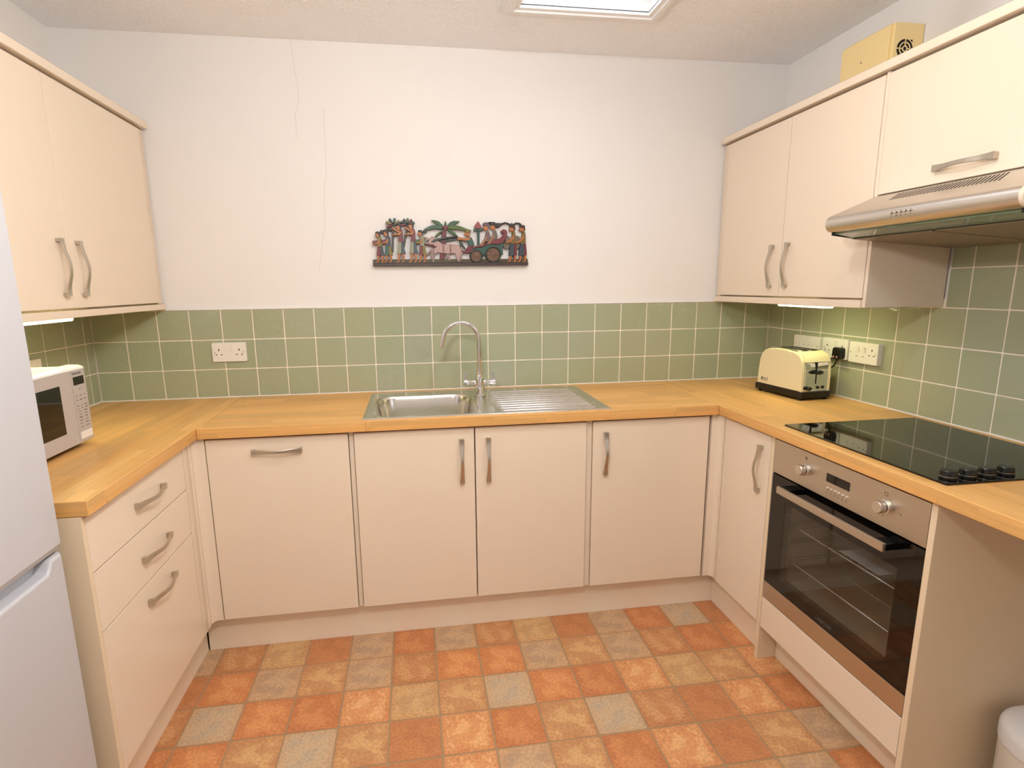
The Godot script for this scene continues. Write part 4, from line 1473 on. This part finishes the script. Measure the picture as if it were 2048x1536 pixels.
func build_carving() -> void:
	var o := thing("carved_panel", "painted wooden relief of walking figures, palm and horse-drawn carriage on the back wall", "wall art", v3(1.56, 1.488, 0.0))
	var zb := -0.0065
	var skin := Color(0.64, 0.40, 0.21)
	var hair := Color(0.16, 0.12, 0.09)
	var wine := Color(0.40, 0.13, 0.15)
	var teal := Color(0.16, 0.30, 0.26)
	var olive := Color(0.45, 0.40, 0.14)
	var slate := Color(0.20, 0.22, 0.25)
	var pale := Color(0.52, 0.52, 0.42)
	var blue := Color(0.18, 0.27, 0.32)
	var leafg := Color(0.20, 0.33, 0.14)
	var horse := Color(0.66, 0.55, 0.52)
	# base plank with a lower moulding and the strip of ground above it
	var b0 := cz(150, 637)
	var b1 := cz(1910, 600)
	var g1 := cz(1910, 563)
	var pk := MB.new()
	pk.box(v3(b0.x, b0.y, zb), v3(b1.x, b1.y - 0.004, 0.022), 0.0015)
	pk.box(v3(b0.x, b1.y - 0.0045, zb), v3(b1.x, b1.y, 0.0185), 0.001)
	part("base_plank", pk, paint(Color(0.25, 0.20, 0.19)), o)
	part("ground_strip", bx(v3(b0.x, b1.y, zb), v3(g1.x, g1.y, 0.010), 0.001), paint(Color(0.29, 0.24, 0.13)), o)
	# --- five walkers on the left
	# [offset x, offset y, height scale, top, skirt, skirt shade, hair bun x, y]
	var walkers := [
		[0.0, 0.0, 1.0, olive, wine, slate, 335.0, 402.0],
		[205.0, -5.0, 1.03, slate, teal, olive, 560.0, 345.0],
		[520.0, 0.0, 1.28, wine, pale, blue, 0.0, 0.0],
		[830.0, 0.0, 1.30, wine, pale, blue, 0.0, 0.0],
		[1055.0, -8.0, 1.04, pale, wine, olive, 1400.0, 392.0],
	]
	for k in 5:
		var w = walkers[k]
		var dx: float = w[0]
		var tall: float = w[2]
		var top := 1165.0 - (1165.0 - 400.0) * tall
		var fy := func(y: float) -> float: return 1165.0 - (1165.0 - y) * tall + w[1]
		var P := func(a: Array) -> Array:
			var r := []
			for i in range(0, a.size(), 2):
				r.append(a[i] + dx)
				r.append(fy.call(a[i + 1]))
			return r
		var wd := 10.0 * (tall - 1.0) * 10.0
		var fg := carve("carved_figure", false, P.call([170, 440, 205, 415, 262, 425, 282, 470, 278, 530, 245, 545, 205, 540, 178, 512, 158, 490, 168, 470]), zb, 0.014, skin, o)
		fg.set_meta("label", ["carved woman carrying a box at the front of the line", "carved woman in a teal skirt carrying a box", "carved man in a red top holding a fan on a pole", "carved man in a red top and pale skirt with a leaning pole", "carved girl with a green box beside the horses"][k])
		carve("leg", false, P.call([190, 975, 258, 975, 240, 1085, 205, 1162, 132, 1162, 140, 1145, 190, 1118]), zb, 0.016, skin, fg)
		carve("leg", false, P.call([285, 975, 350, 975, 352, 1100, 325, 1165, 265, 1165, 275, 1148, 305, 1118]), zb, 0.015, skin, fg)
		carve("skirt", false, P.call([205, 765, 330, 765, 352, 880, 375 + wd * 0.3, 985, 270, 990, 270, 765]), zb, 0.016, w[5], fg)
		carve("skirt", false, P.call([208, 765, 275, 765, 278, 990, 178 - wd * 0.3, 982, 192, 880]), zb, 0.018, w[4], fg)
		carve("top", false, P.call([225, 560, 262, 525, 300, 520, 325, 565, 330, 770, 205, 770, 215, 650]), zb, 0.017, w[3], fg)
		carve("hair", false, P.call([165, 450, 180, 410, 225, 395, 272, 408, 292, 450, 288, 510, 262, 520, 258, 470, 225, 440, 185, 440]), zb, 0.017, hair, fg)
		if w[6] > 0.0:
			carve("hair_bun", false, oval(w[6], w[7], 55, 42), zb, 0.012, hair, fg)
		if k < 2 or k == 4:
			carve("arm", false, P.call([255, 590, 285, 610, 265, 690, 225, 715, 110, 722, 105, 700, 205, 680, 225, 640]), zb, 0.021, skin, fg)
			carve("box", false, P.call([88, 625, 220, 612, 222, 690, 95, 708]), zb, 0.017, [Color(0.42, 0.24, 0.20), wine, leafg][k % 3 if k < 2 else 2], fg)
		else:
			carve("arm", false, P.call([290, 560, 305, 590, 245, 645, 180, 640, 60, 645, 45, 618, 180, 610, 240, 580]), zb, 0.021, skin, fg)
			carve("arm", false, P.call([262, 555, 240, 600, 150, 560, 55, 515, 60, 480, 100, 490, 190, 540]), zb, 0.020, skin, fg)
	# fans on poles
	for q in [[620.0, 225.0, 575.0, 890.0, 0.55], [970.0, 230.0, 850.0, 800.0, 0.5]]:
		var fan := carve("fan", false, strip(q[0], q[1], q[2], q[3], 22, 26), zb, 0.012, Color(0.22, 0.20, 0.17), o)
		var cols := [wine, olive, Color(0.13, 0.16, 0.16), teal, olive, Color(0.13, 0.16, 0.16)] if q[0] < 700 else [wine, Color(0.13, 0.2, 0.16), Color(0.12, 0.12, 0.1), leafg, wine, teal]
		for i in 6:
			var an := deg_to_rad(-205.0 + i * (43.0 if q[0] < 700 else 42.0)) if q[0] < 700 else deg_to_rad(-185.0 + i * 33.0)
			if i == 0 and q[0] < 700:
				an = deg_to_rad(-208)
			carve("fan_leaf", false, strip(q[0] + cos(an) * 30, q[1] + sin(an) * 30, q[0] + cos(an) * 190, q[1] + sin(an) * 150, 16, 32), zb, 0.013 + 0.001 * (i % 2), cols[i], fan)
	# branch linking the heads
	carve("garland", false, [300, 395, 420, 345, 560, 310, 640, 330, 600, 395, 480, 375, 380, 405], zb, 0.010, Color(0.15, 0.13, 0.10), o)
	# --- palm
	var palm := carve("palm", false, [1830, 330, 1945, 330, 1925, 700, 1880, 1100, 1745, 1100, 1800, 700], zb, 0.010, wine, o)
	palm.set_meta("label", "carved palm tree with a red trunk")
	var fr := [
		[1860, 250, 1760, 150, 1660, 120, 1560, 118, 1640, 180, 1720, 230, 1850, 300],
		[1860, 250, 1700, 230, 1540, 255, 1420, 310, 1350, 375, 1480, 360, 1650, 330, 1830, 345],
		[1890, 340, 1790, 390, 1690, 450, 1635, 530, 1700, 510, 1800, 430, 1900, 360],
		[1880, 250, 1900, 180, 1925, 130, 1945, 190, 1960, 260],
		[1960, 250, 2030, 170, 2120, 135, 2290, 135, 2200, 205, 2120, 255, 1975, 300],
		[1960, 280, 2120, 240, 2300, 265, 2440, 320, 2590, 370, 2400, 375, 2200, 345, 1985, 335],
		[1985, 330, 2080, 370, 2170, 430, 2230, 520, 2120, 490, 2040, 430, 1970, 370],
	]
	for k in fr.size():
		carve("frond", false, fr[k], zb, 0.013 + 0.001 * (k % 3), [leafg, teal.lerp(leafg, 0.5), Color(0.28, 0.36, 0.12)][k % 3], palm)
	for q in [[1890, 290], [1950, 285], [1915, 330]]:
		carve("coconut", false, oval(q[0], q[1], 36, 34, 10), zb, 0.017, wine.lightened(0.08), palm)
	# --- two horses
	var back_legs := [
		[1600, 790, 1700, 790, 1660, 860, 1540, 890, 1450, 985, 1385, 1005, 1400, 960, 1490, 860],
		[1600, 850, 1690, 830, 1640, 950, 1610, 1080, 1615, 1150, 1560, 1150, 1560, 1080, 1510, 960, 1540, 890],
		[1930, 900, 2010, 900, 2000, 1000, 2040, 1080, 2020, 1130, 1970, 1110, 1920, 1030],
		[2250, 880, 2330, 880, 2320, 1010, 2270, 1080, 2280, 1150, 2225, 1150, 2230, 1060],
	]
	var hs := carve("horse", false, [1470, 640, 1520, 580, 1610, 560, 1700, 600, 1790, 690, 1900, 715, 2100, 700, 2230, 715, 2290, 800, 2295, 950, 2250, 1090, 2215, 1150, 2180, 1060, 2150, 930, 1990, 945, 1780, 930, 1700, 900, 1650, 960, 1600, 880, 1640, 780, 1600, 720, 1540, 720, 1490, 700], zb, 0.016, horse, o)
	hs.set_meta("label", "carved pale horse in harness")
	for q in back_legs:
		carve("leg", false, q, zb, 0.012, horse.darkened(0.18), hs)
	carve("tail", false, [2290, 770, 2340, 790, 2350, 900, 2310, 1060, 2270, 1150, 2270, 1000, 2295, 900], zb, 0.017, horse.darkened(0.1), hs)
	for q in [[1830, 700, 1842, 930], [1858, 700, 1866, 930], [2015, 710, 2022, 935], [2040, 712, 2046, 935]]:
		carve("harness", false, strip(q[0], q[1], q[2], q[3], 5, 5), 0.010, 0.0175, wine, hs, false)
	var h2 := carve("horse", false, [1340, 510, 1400, 520, 1520, 560, 1560, 500, 1640, 540, 1600, 600, 1540, 590, 1480, 600, 1420, 640, 1400, 560, 1350, 560], zb, 0.012, horse.lerp(Color(0.55, 0.5, 0.35), 0.4), o)
	h2.set_meta("label", "head of the second carved horse")
	carve("rein", false, strip(1360, 690, 1680, 775, 14, 18), zb, 0.018, wine, hs)
	carve("rein", false, [1540, 640, 1680, 570, 1900, 530, 2230, 505, 2240, 530, 2000, 560, 1750, 610, 1600, 670], zb, 0.019, Color(0.15, 0.17, 0.14), hs)
	carve("rein", false, [1740, 600, 1950, 605, 2200, 555, 2230, 590, 2000, 640, 1780, 630], zb, 0.012, Color(0.20, 0.25, 0.24), hs)
	# --- carriage (right close-up grid)
	var cr := carve("carriage", true, [560, 830, 600, 760, 700, 720, 800, 725, 870, 700, 960, 650, 1080, 640, 1200, 655, 1280, 640, 1360, 600, 1365, 680, 1330, 760, 1340, 880, 1280, 890, 1100, 840, 920, 900, 800, 905, 560, 880], zb, 0.013, teal, o)
	cr.set_meta("label", "carved green and red carriage with spoked wheels")
	carve("seat_rail", true, [350, 780, 450, 810, 540, 780, 590, 720, 700, 680, 860, 680, 950, 610, 1080, 550, 1220, 530, 1320, 470, 1350, 410, 1340, 390, 1300, 390, 1290, 340, 1350, 305, 1420, 325, 1445, 390, 1420, 490, 1370, 580, 1290, 640, 1200, 655, 1090, 640, 960, 650, 870, 705, 700, 725, 610, 760, 560, 840, 450, 850, 360, 815], zb, 0.018, wine.lightened(0.04), cr)
	for q in [[700, 920, 150, 118], [1100, 880, 185, 150]]:
		var ring := MB.new()
		var c := cb(q[0], q[1])
		var ro: float = q[2] * 0.4861 * 0.000405
		var ri: float = q[3] * 0.4861 * 0.000405
		ring.lathe([Vector2(ri, zb), Vector2(ri, 0.019), Vector2(ri + 0.0012, 0.0205), Vector2(ro - 0.0012, 0.0205), Vector2(ro, 0.019), Vector2(ro, zb)], along(v3(c.x, c.y, 0), v3(0, 0, 1)), 30)
		var wl := part("wheel", ring, paint(Color(0.17, 0.20, 0.16)), cr)
		var disc := MB.new()
		disc.lathe([Vector2(ri, 0.0145), Vector2(0.0, 0.0145)], along(v3(c.x, c.y, 0), v3(0, 0, 1)), 20)
		for i in 10:
			var an := TAU * i / 10
			var d := Vector2(cos(an), sin(an))
			var s := d.orthogonal() * 0.0014
			disc.prism(PackedVector2Array([c + d * 0.002 - s, c + d * ri - s, c + d * ri + s, c + d * 0.002 + s]), Transform3D(), 0.013, 0.0185)
		disc.lathe([Vector2(0.006, 0.014), Vector2(0.0055, 0.020), Vector2(0.0, 0.021)], along(v3(c.x, c.y, 0), v3(0, 0, 1)), 12)
		part("spoke_disc", disc, paint(Color(0.45, 0.33, 0.24)), cr)
	# lotus lamp post
	var lp := carve("lotus_post", true, [735, 330, 790, 330, 785, 690, 738, 690], zb, 0.014, teal, o)
	carve("bud", true, [755, 128, 800, 190, 832, 240, 825, 285, 755, 300, 680, 285, 668, 235, 710, 180], zb, 0.018, Color(0.55, 0.27, 0.28), lp)
	carve("bud_leaf", true, [640, 320, 680, 290, 755, 310, 830, 285, 870, 300, 860, 345, 790, 345, 760, 335, 700, 345, 655, 350], zb, 0.016, teal.lightened(0.05), lp)
	# driver and two passengers
	var dv := carve("carved_figure", true, [440, 395, 470, 370, 560, 370, 575, 420, 545, 460, 500, 470, 455, 450, 428, 435], zb, 0.014, skin, o)
	dv.set_meta("label", "carved driver in a green top holding the reins")
	carve("arm", true, [250, 505, 300, 490, 420, 510, 560, 490, 570, 540, 450, 575, 330, 555, 270, 555], zb, 0.020, skin, dv)
	carve("top", true, [440, 520, 520, 490, 580, 480, 630, 560, 665, 680, 530, 690, 510, 600, 460, 575], zb, 0.018, teal.lightened(0.03), dv)
	carve("skirt", true, [530, 650, 660, 660, 600, 720, 560, 790, 460, 820, 440, 770, 510, 710], zb, 0.017, wine, dv)
	carve("cap", true, [455, 330, 500, 315, 570, 345, 580, 385, 450, 385], zb, 0.017, olive, dv)
	carve("whip", true, [310, 560, 360, 560, 400, 650, 455, 740, 430, 755, 370, 660, 375, 730, 345, 735], zb, 0.010, Color(0.2, 0.24, 0.2), dv)
	for k in 2:
		var dx: float = 0.0 if k == 0 else 170.0
		var dy: float = 0.0 if k == 0 else -12.0
		var ps := carve("carved_figure", true, moved([870, 255, 900, 225, 990, 240, 1000, 300, 960, 345, 910, 335, 880, 305, 860, 285], dx, dy), zb, 0.014, skin, o)
		ps.set_meta("label", ["carved passenger in a lilac hat in the carriage", "second carved passenger behind the lilac hat"][k])
		carve("hat", true, moved([870, 170, 940, 150, 1015, 180, 1010, 280, 985, 270, 970, 235, 880, 230], dx, dy), zb, 0.017, [Color(0.34, 0.28, 0.32), Color(0.16, 0.14, 0.12)][k], ps)
		carve("top", true, moved([950, 360, 1010, 350, 1045, 470, 1035, 570, 940, 600, 900, 560, 920, 470], dx, dy), zb, 0.016, [Color(0.42, 0.33, 0.34), Color(0.38, 0.36, 0.33)][k], ps)
		carve("arm", true, moved([945, 440, 975, 500, 900, 620, 850, 690, 790, 690, 810, 640, 880, 560], dx, dy - 30.0 * k), zb, 0.019, skin.lerp(Color(0.5, 0.42, 0.38), 0.45), ps)
	carve("garland", true, [960, 160, 1040, 135, 1150, 165, 1240, 165, 1300, 170, 1400, 140, 1500, 170, 1540, 195, 1560, 150, 1580, 190, 1650, 150, 1740, 155, 1800, 190, 1780, 205, 1700, 175, 1640, 180, 1580, 215, 1500, 205, 1400, 170, 1310, 205, 1260, 265, 1200, 265, 1150, 220, 1040, 170], zb, 0.011, Color(0.15, 0.13, 0.10), o)
	# two attendants with round trays
	for k in 2:
		var dx: float = 0.0 if k == 0 else 238.0
		var at := carve("carved_figure", true, moved([1480, 325, 1505, 300, 1510, 250, 1610, 250, 1625, 320, 1590, 360, 1530, 355, 1500, 335], dx, 0.0), zb, 0.014, skin, o)
		at.set_meta("label", ["carved attendant with a tray behind the carriage", "last carved attendant at the right end of the panel"][k])
		carve("tray", true, moved([1400, 480, 1450, 445, 1510, 480, 1520, 600, 1500, 720, 1440, 770, 1370, 740, 1360, 640, 1400, 600], dx, 0.0), zb, 0.010, Color(0.42, 0.38, 0.32), at)
		carve("hair", true, moved([1500, 212, 1625, 212, 1635, 330, 1610, 340, 1600, 270, 1505, 265], dx, 0.0), zb, 0.017, Color(0.20, 0.11, 0.09), at)
		carve("top", true, moved([1570, 380, 1610, 340, 1640, 400, 1650, 640, 1510, 640, 1530, 540, 1550, 470], dx, 0.0), zb, 0.016, olive.lerp(wine, 0.15), at)
		carve("arm", true, moved([1590, 430, 1600, 520, 1520, 600, 1410, 640, 1400, 600, 1500, 550], dx, 0.0), zb, 0.020, skin, at)
		carve("skirt", true, moved([1515, 635, 1600, 635, 1610, 915, 1475, 910], dx, 0.0), zb, 0.018, slate.lerp(blue, 0.5), at)
		carve("skirt", true, moved([1595, 635, 1650, 625, 1675, 900, 1600, 915], dx, 0.0), zb, 0.017, wine, at)
		carve("leg", true, moved([1500, 905, 1555, 905, 1540, 990, 1500, 1062, 1432, 1062, 1450, 1040, 1490, 1010], dx, 0.0), zb, 0.016, skin, at)
		carve("leg", true, moved([1600, 905, 1660, 905, 1660, 1000, 1640, 1065, 1572, 1065, 1590, 1045, 1615, 1010], dx, 0.0), zb, 0.015, skin, at)

# ------------------------------------------------------------------ extractor box on the wall above the cabinets
func build_fan_box() -> void:
	var o := thing("extractor_fan", "yellowed cream extractor fan box high on the right wall above the cabinets", "extractor fan", v3(3.12, 2.05, 0.61))
	var y0 := 2.075
	var y1 := 2.2815
	# (z, y) face outline, top corner at the back rounded
	var p := PackedVector2Array([Vector2(0.494, y0), Vector2(0.735, y0), Vector2(0.735, y1)])
	for i in 6:
		var a := deg_to_rad(90 + i * 18.0)
		p.append(Vector2(0.494 + 0.018 + cos(a) * 0.018, y1 - 0.018 + sin(a) * 0.018))
	# body in two slices so that the front's near edge is chamfered
	var m := MB.new()
	m.prism(p, frame(v3(W + 0.004, 0, 0), v3(0, 0, 1), Vector3.UP), 0.0, 0.113, 0.0, 0.7)
	var q := p.duplicate()
	for k in q.size():
		if q[k].x > 0.73:
			q[k].x = 0.7215
	part("case", m, M.yellowed_plastic, o)
	part("front", MB.new().prism(q, frame(v3(W - 0.1090, 0, 0), v3(0, 0, 1), Vector3.UP), 0.0, 0.010, 0.004, 0.7), M.yellowed_plastic, o)
	# round grille on the near side
	var c := v3(3.1190, 2.1985, 0.735)
	var hole := MB.new()
	hole.lathe([Vector2(0.0, 0.0004), Vector2(0.0315, 0.0003)], along(c, v3(0, 0, 1)), 28)
	hole.prism(pv([3.1375, 2.2285, 3.1475, 2.2285, 3.1475, 2.2190]), frame(v3(0, 0, 0.735), Vector3.RIGHT, Vector3.UP), 0.0, 0.0004)
	var g := part("grille_hole", hole, M.dark_gap, o)
	var gr := MB.new()
	for rr in [0.0205, 0.0085]:
		gr.lathe([Vector2(rr - 0.0018, 0.0004), Vector2(rr - 0.0016, 0.0022), Vector2(rr + 0.0016, 0.0022), Vector2(rr + 0.0018, 0.0004)], along(c, v3(0, 0, 1)), 24)
	for i in 4:
		var a := i * PI / 2
		var d := v3(cos(a), sin(a), 0)
		var s := v3(-sin(a), cos(a), 0) * 0.0018
		gr.prism(PackedVector2Array([Vector2(c.x, c.y) + Vector2(d.x, d.y) * 0.010 - Vector2(s.x, s.y), Vector2(c.x, c.y) + Vector2(d.x, d.y) * 0.032 - Vector2(s.x, s.y), Vector2(c.x, c.y) + Vector2(d.x, d.y) * 0.032 + Vector2(s.x, s.y), Vector2(c.x, c.y) + Vector2(d.x, d.y) * 0.010 + Vector2(s.x, s.y)]), frame(v3(0, 0, 0.735), Vector3.RIGHT, Vector3.UP), 0.0004, 0.0022)
	part("grille", gr, M.yellowed_plastic, g)
	part("screw", MB.new().lathe([Vector2(0.004, 0.0), Vector2(0.0035, 0.001), Vector2(0.0, 0.0012)], along(v3(3.0660, 2.199, 0.6005), v3(-1, 0, 0)), 10), M.nickel, o)

# ------------------------------------------------------------------ pedal bin
func build_bin() -> void:
	var at := v3(2.892, 0.0, 1.693)
	var o := thing("pedal_bin", "small white pedal bin in the open space beside the oven", "bin", at)
	var r := 0.115
	part("body", MB.new().lathe([Vector2(0.0, 0.0), Vector2(r - 0.012, 0.0), Vector2(r - 0.006, 0.006), Vector2(r - 0.003, 0.255), Vector2(0.0, 0.255)], Transform3D(Basis(), at), 48, 0.8), M.bin_body, o)
	part("lid", MB.new().lathe([Vector2(r - 0.004, 0.2565), Vector2(r, 0.2575), Vector2(r, 0.288), Vector2(r - 0.004, 0.299), Vector2(r - 0.014, 0.308), Vector2(r - 0.035, 0.315), Vector2(r - 0.065, 0.3195), Vector2(0.0, 0.322)], Transform3D(Basis(), at), 48, 0.5), M.bin_white, o)
	part("pedal", bx(v3(at.x - 0.15, 0.012, at.z - 0.025), v3(at.x - 0.10, 0.020, at.z + 0.025), 0.003), M.black_plastic, o)

# ------------------------------------------------------------------ lamps
func build_lamps() -> void:
	# strip lights under the wall units
	var rows := [[v3(0.240, 1.334, 0.735), "slim white strip light under the cabinet over the microwave"], [v3(2.950, 1.334, 0.565), "slim white strip light under the cabinet over the toaster"]]
	for k in 2:
		var c: Vector3 = rows[k][0]
		var o := thing("strip_light", rows[k][1], "strip light", c, "strip lights under the wall units")
		part("housing", bx(c + v3(-0.022, -0.016, -0.17), c + v3(0.022, 0.0, 0.17), 0.003), M.white_plastic, o)
		part("diffuser", bx(c + v3(-0.018, -0.0375, -0.145), c + v3(0.018, -0.0165, 0.145), 0.004), M.lamp_glow, o, "glowing diffuser")
		var l := AreaLight3D.new()
		l.name = "strip_light_glow"
		l.light_color = Color(0.98, 1.0, 0.66)
		l.light_energy = 0.06
		l.area_size = Vector2(0.03, 0.28)
		l.area_range = 8.0
		l.shadow_enabled = true
		add_child(l, true)
		l.transform = Transform3D(Basis(Vector3.RIGHT, v3(0, 0, -1), Vector3.UP), c + v3(0, -0.0385, 0))
	# added flush opal lamp, out of view, brightening the upper back wall
	var fp := v3(1.75, CH, 1.45)
	var fo := thing("added_ceiling_lamp", "added round flush opal lamp on the ceiling in place of bounced flash", "ceiling lamp", fp)
	part("base", MB.new().lathe([Vector2(0.0, 0.0), Vector2(0.11, 0.0), Vector2(0.11, -0.018), Vector2(0.0, -0.018)], Transform3D(Basis(), fp), 32), M.trim_white, fo)
	part("glass_bulb", MB.new().ball(fp + v3(0, -0.085, 0), v3(0.12, 0.068, 0.12), 28, 14), M.opal_glow, fo, "glowing opal glass")
	# unseen opal globe pendant, placed to light the walls and base doors
	var lp := v3(1.3, 1.88, 1.95)
	var cl := thing("unseen_pendant_lamp", "unseen round opal glass pendant lamp placed to light the walls and base doors", "pendant lamp", v3(lp.x, CH, lp.z))
	part("rose", MB.new().lathe([Vector2(0.0, 0.0), Vector2(0.05, 0.0), Vector2(0.045, -0.02), Vector2(0.0, -0.025)], Transform3D(Basis(), v3(lp.x, CH, lp.z)), 28), M.trim_white, cl)
	part("cord", MB.new().tube([v3(lp.x, CH - 0.02, lp.z), v3(lp.x, lp.y + 0.107, lp.z)], 0.003, 8), M.trim_white, cl)
	part("glass_bulb", MB.new().ball(lp, v3(0.10, 0.095, 0.10), 28, 14), M.opal_glow, cl, "glowing opal glass globe")
	# unseen four-headed spotlight bar, placed to warm the cabinets, lower wall and doors
	var o := thing("unseen_spotlight_bar", "unseen four-headed spotlight bar on the ceiling placed to warm the cabinets and doors", "spotlight", v3(2.35, CH - 0.02, 1.55))
	part("bar", bx(v3(2.33, CH - 0.022, 1.13), v3(2.37, CH - 0.001, 2.02), 0.004), M.chrome, o)
	for s in spots:
		var at: Vector3 = s[0]
		var d: Vector3 = (s[1] - at).normalized()
		var hd := part("head", MB.new().lathe([Vector2(0.0, -0.06), Vector2(0.025, -0.055), Vector2(0.034, 0.0), Vector2(0.032, 0.0), Vector2(0.02, -0.03), Vector2(0.0, -0.03)], along(at, d), 20), M.chrome, o)
		part("bulb", MB.new().lathe([Vector2(0.0, -0.005), Vector2(0.028, -0.004), Vector2(0.028, 0.0), Vector2(0.0, 0.001)], along(at, d), 18), M.bulb_glow, hd)
		part("stem", MB.new().tube([v3(at.x, CH - 0.02, at.z), at - d * 0.05], 0.006, 8), M.chrome, hd)
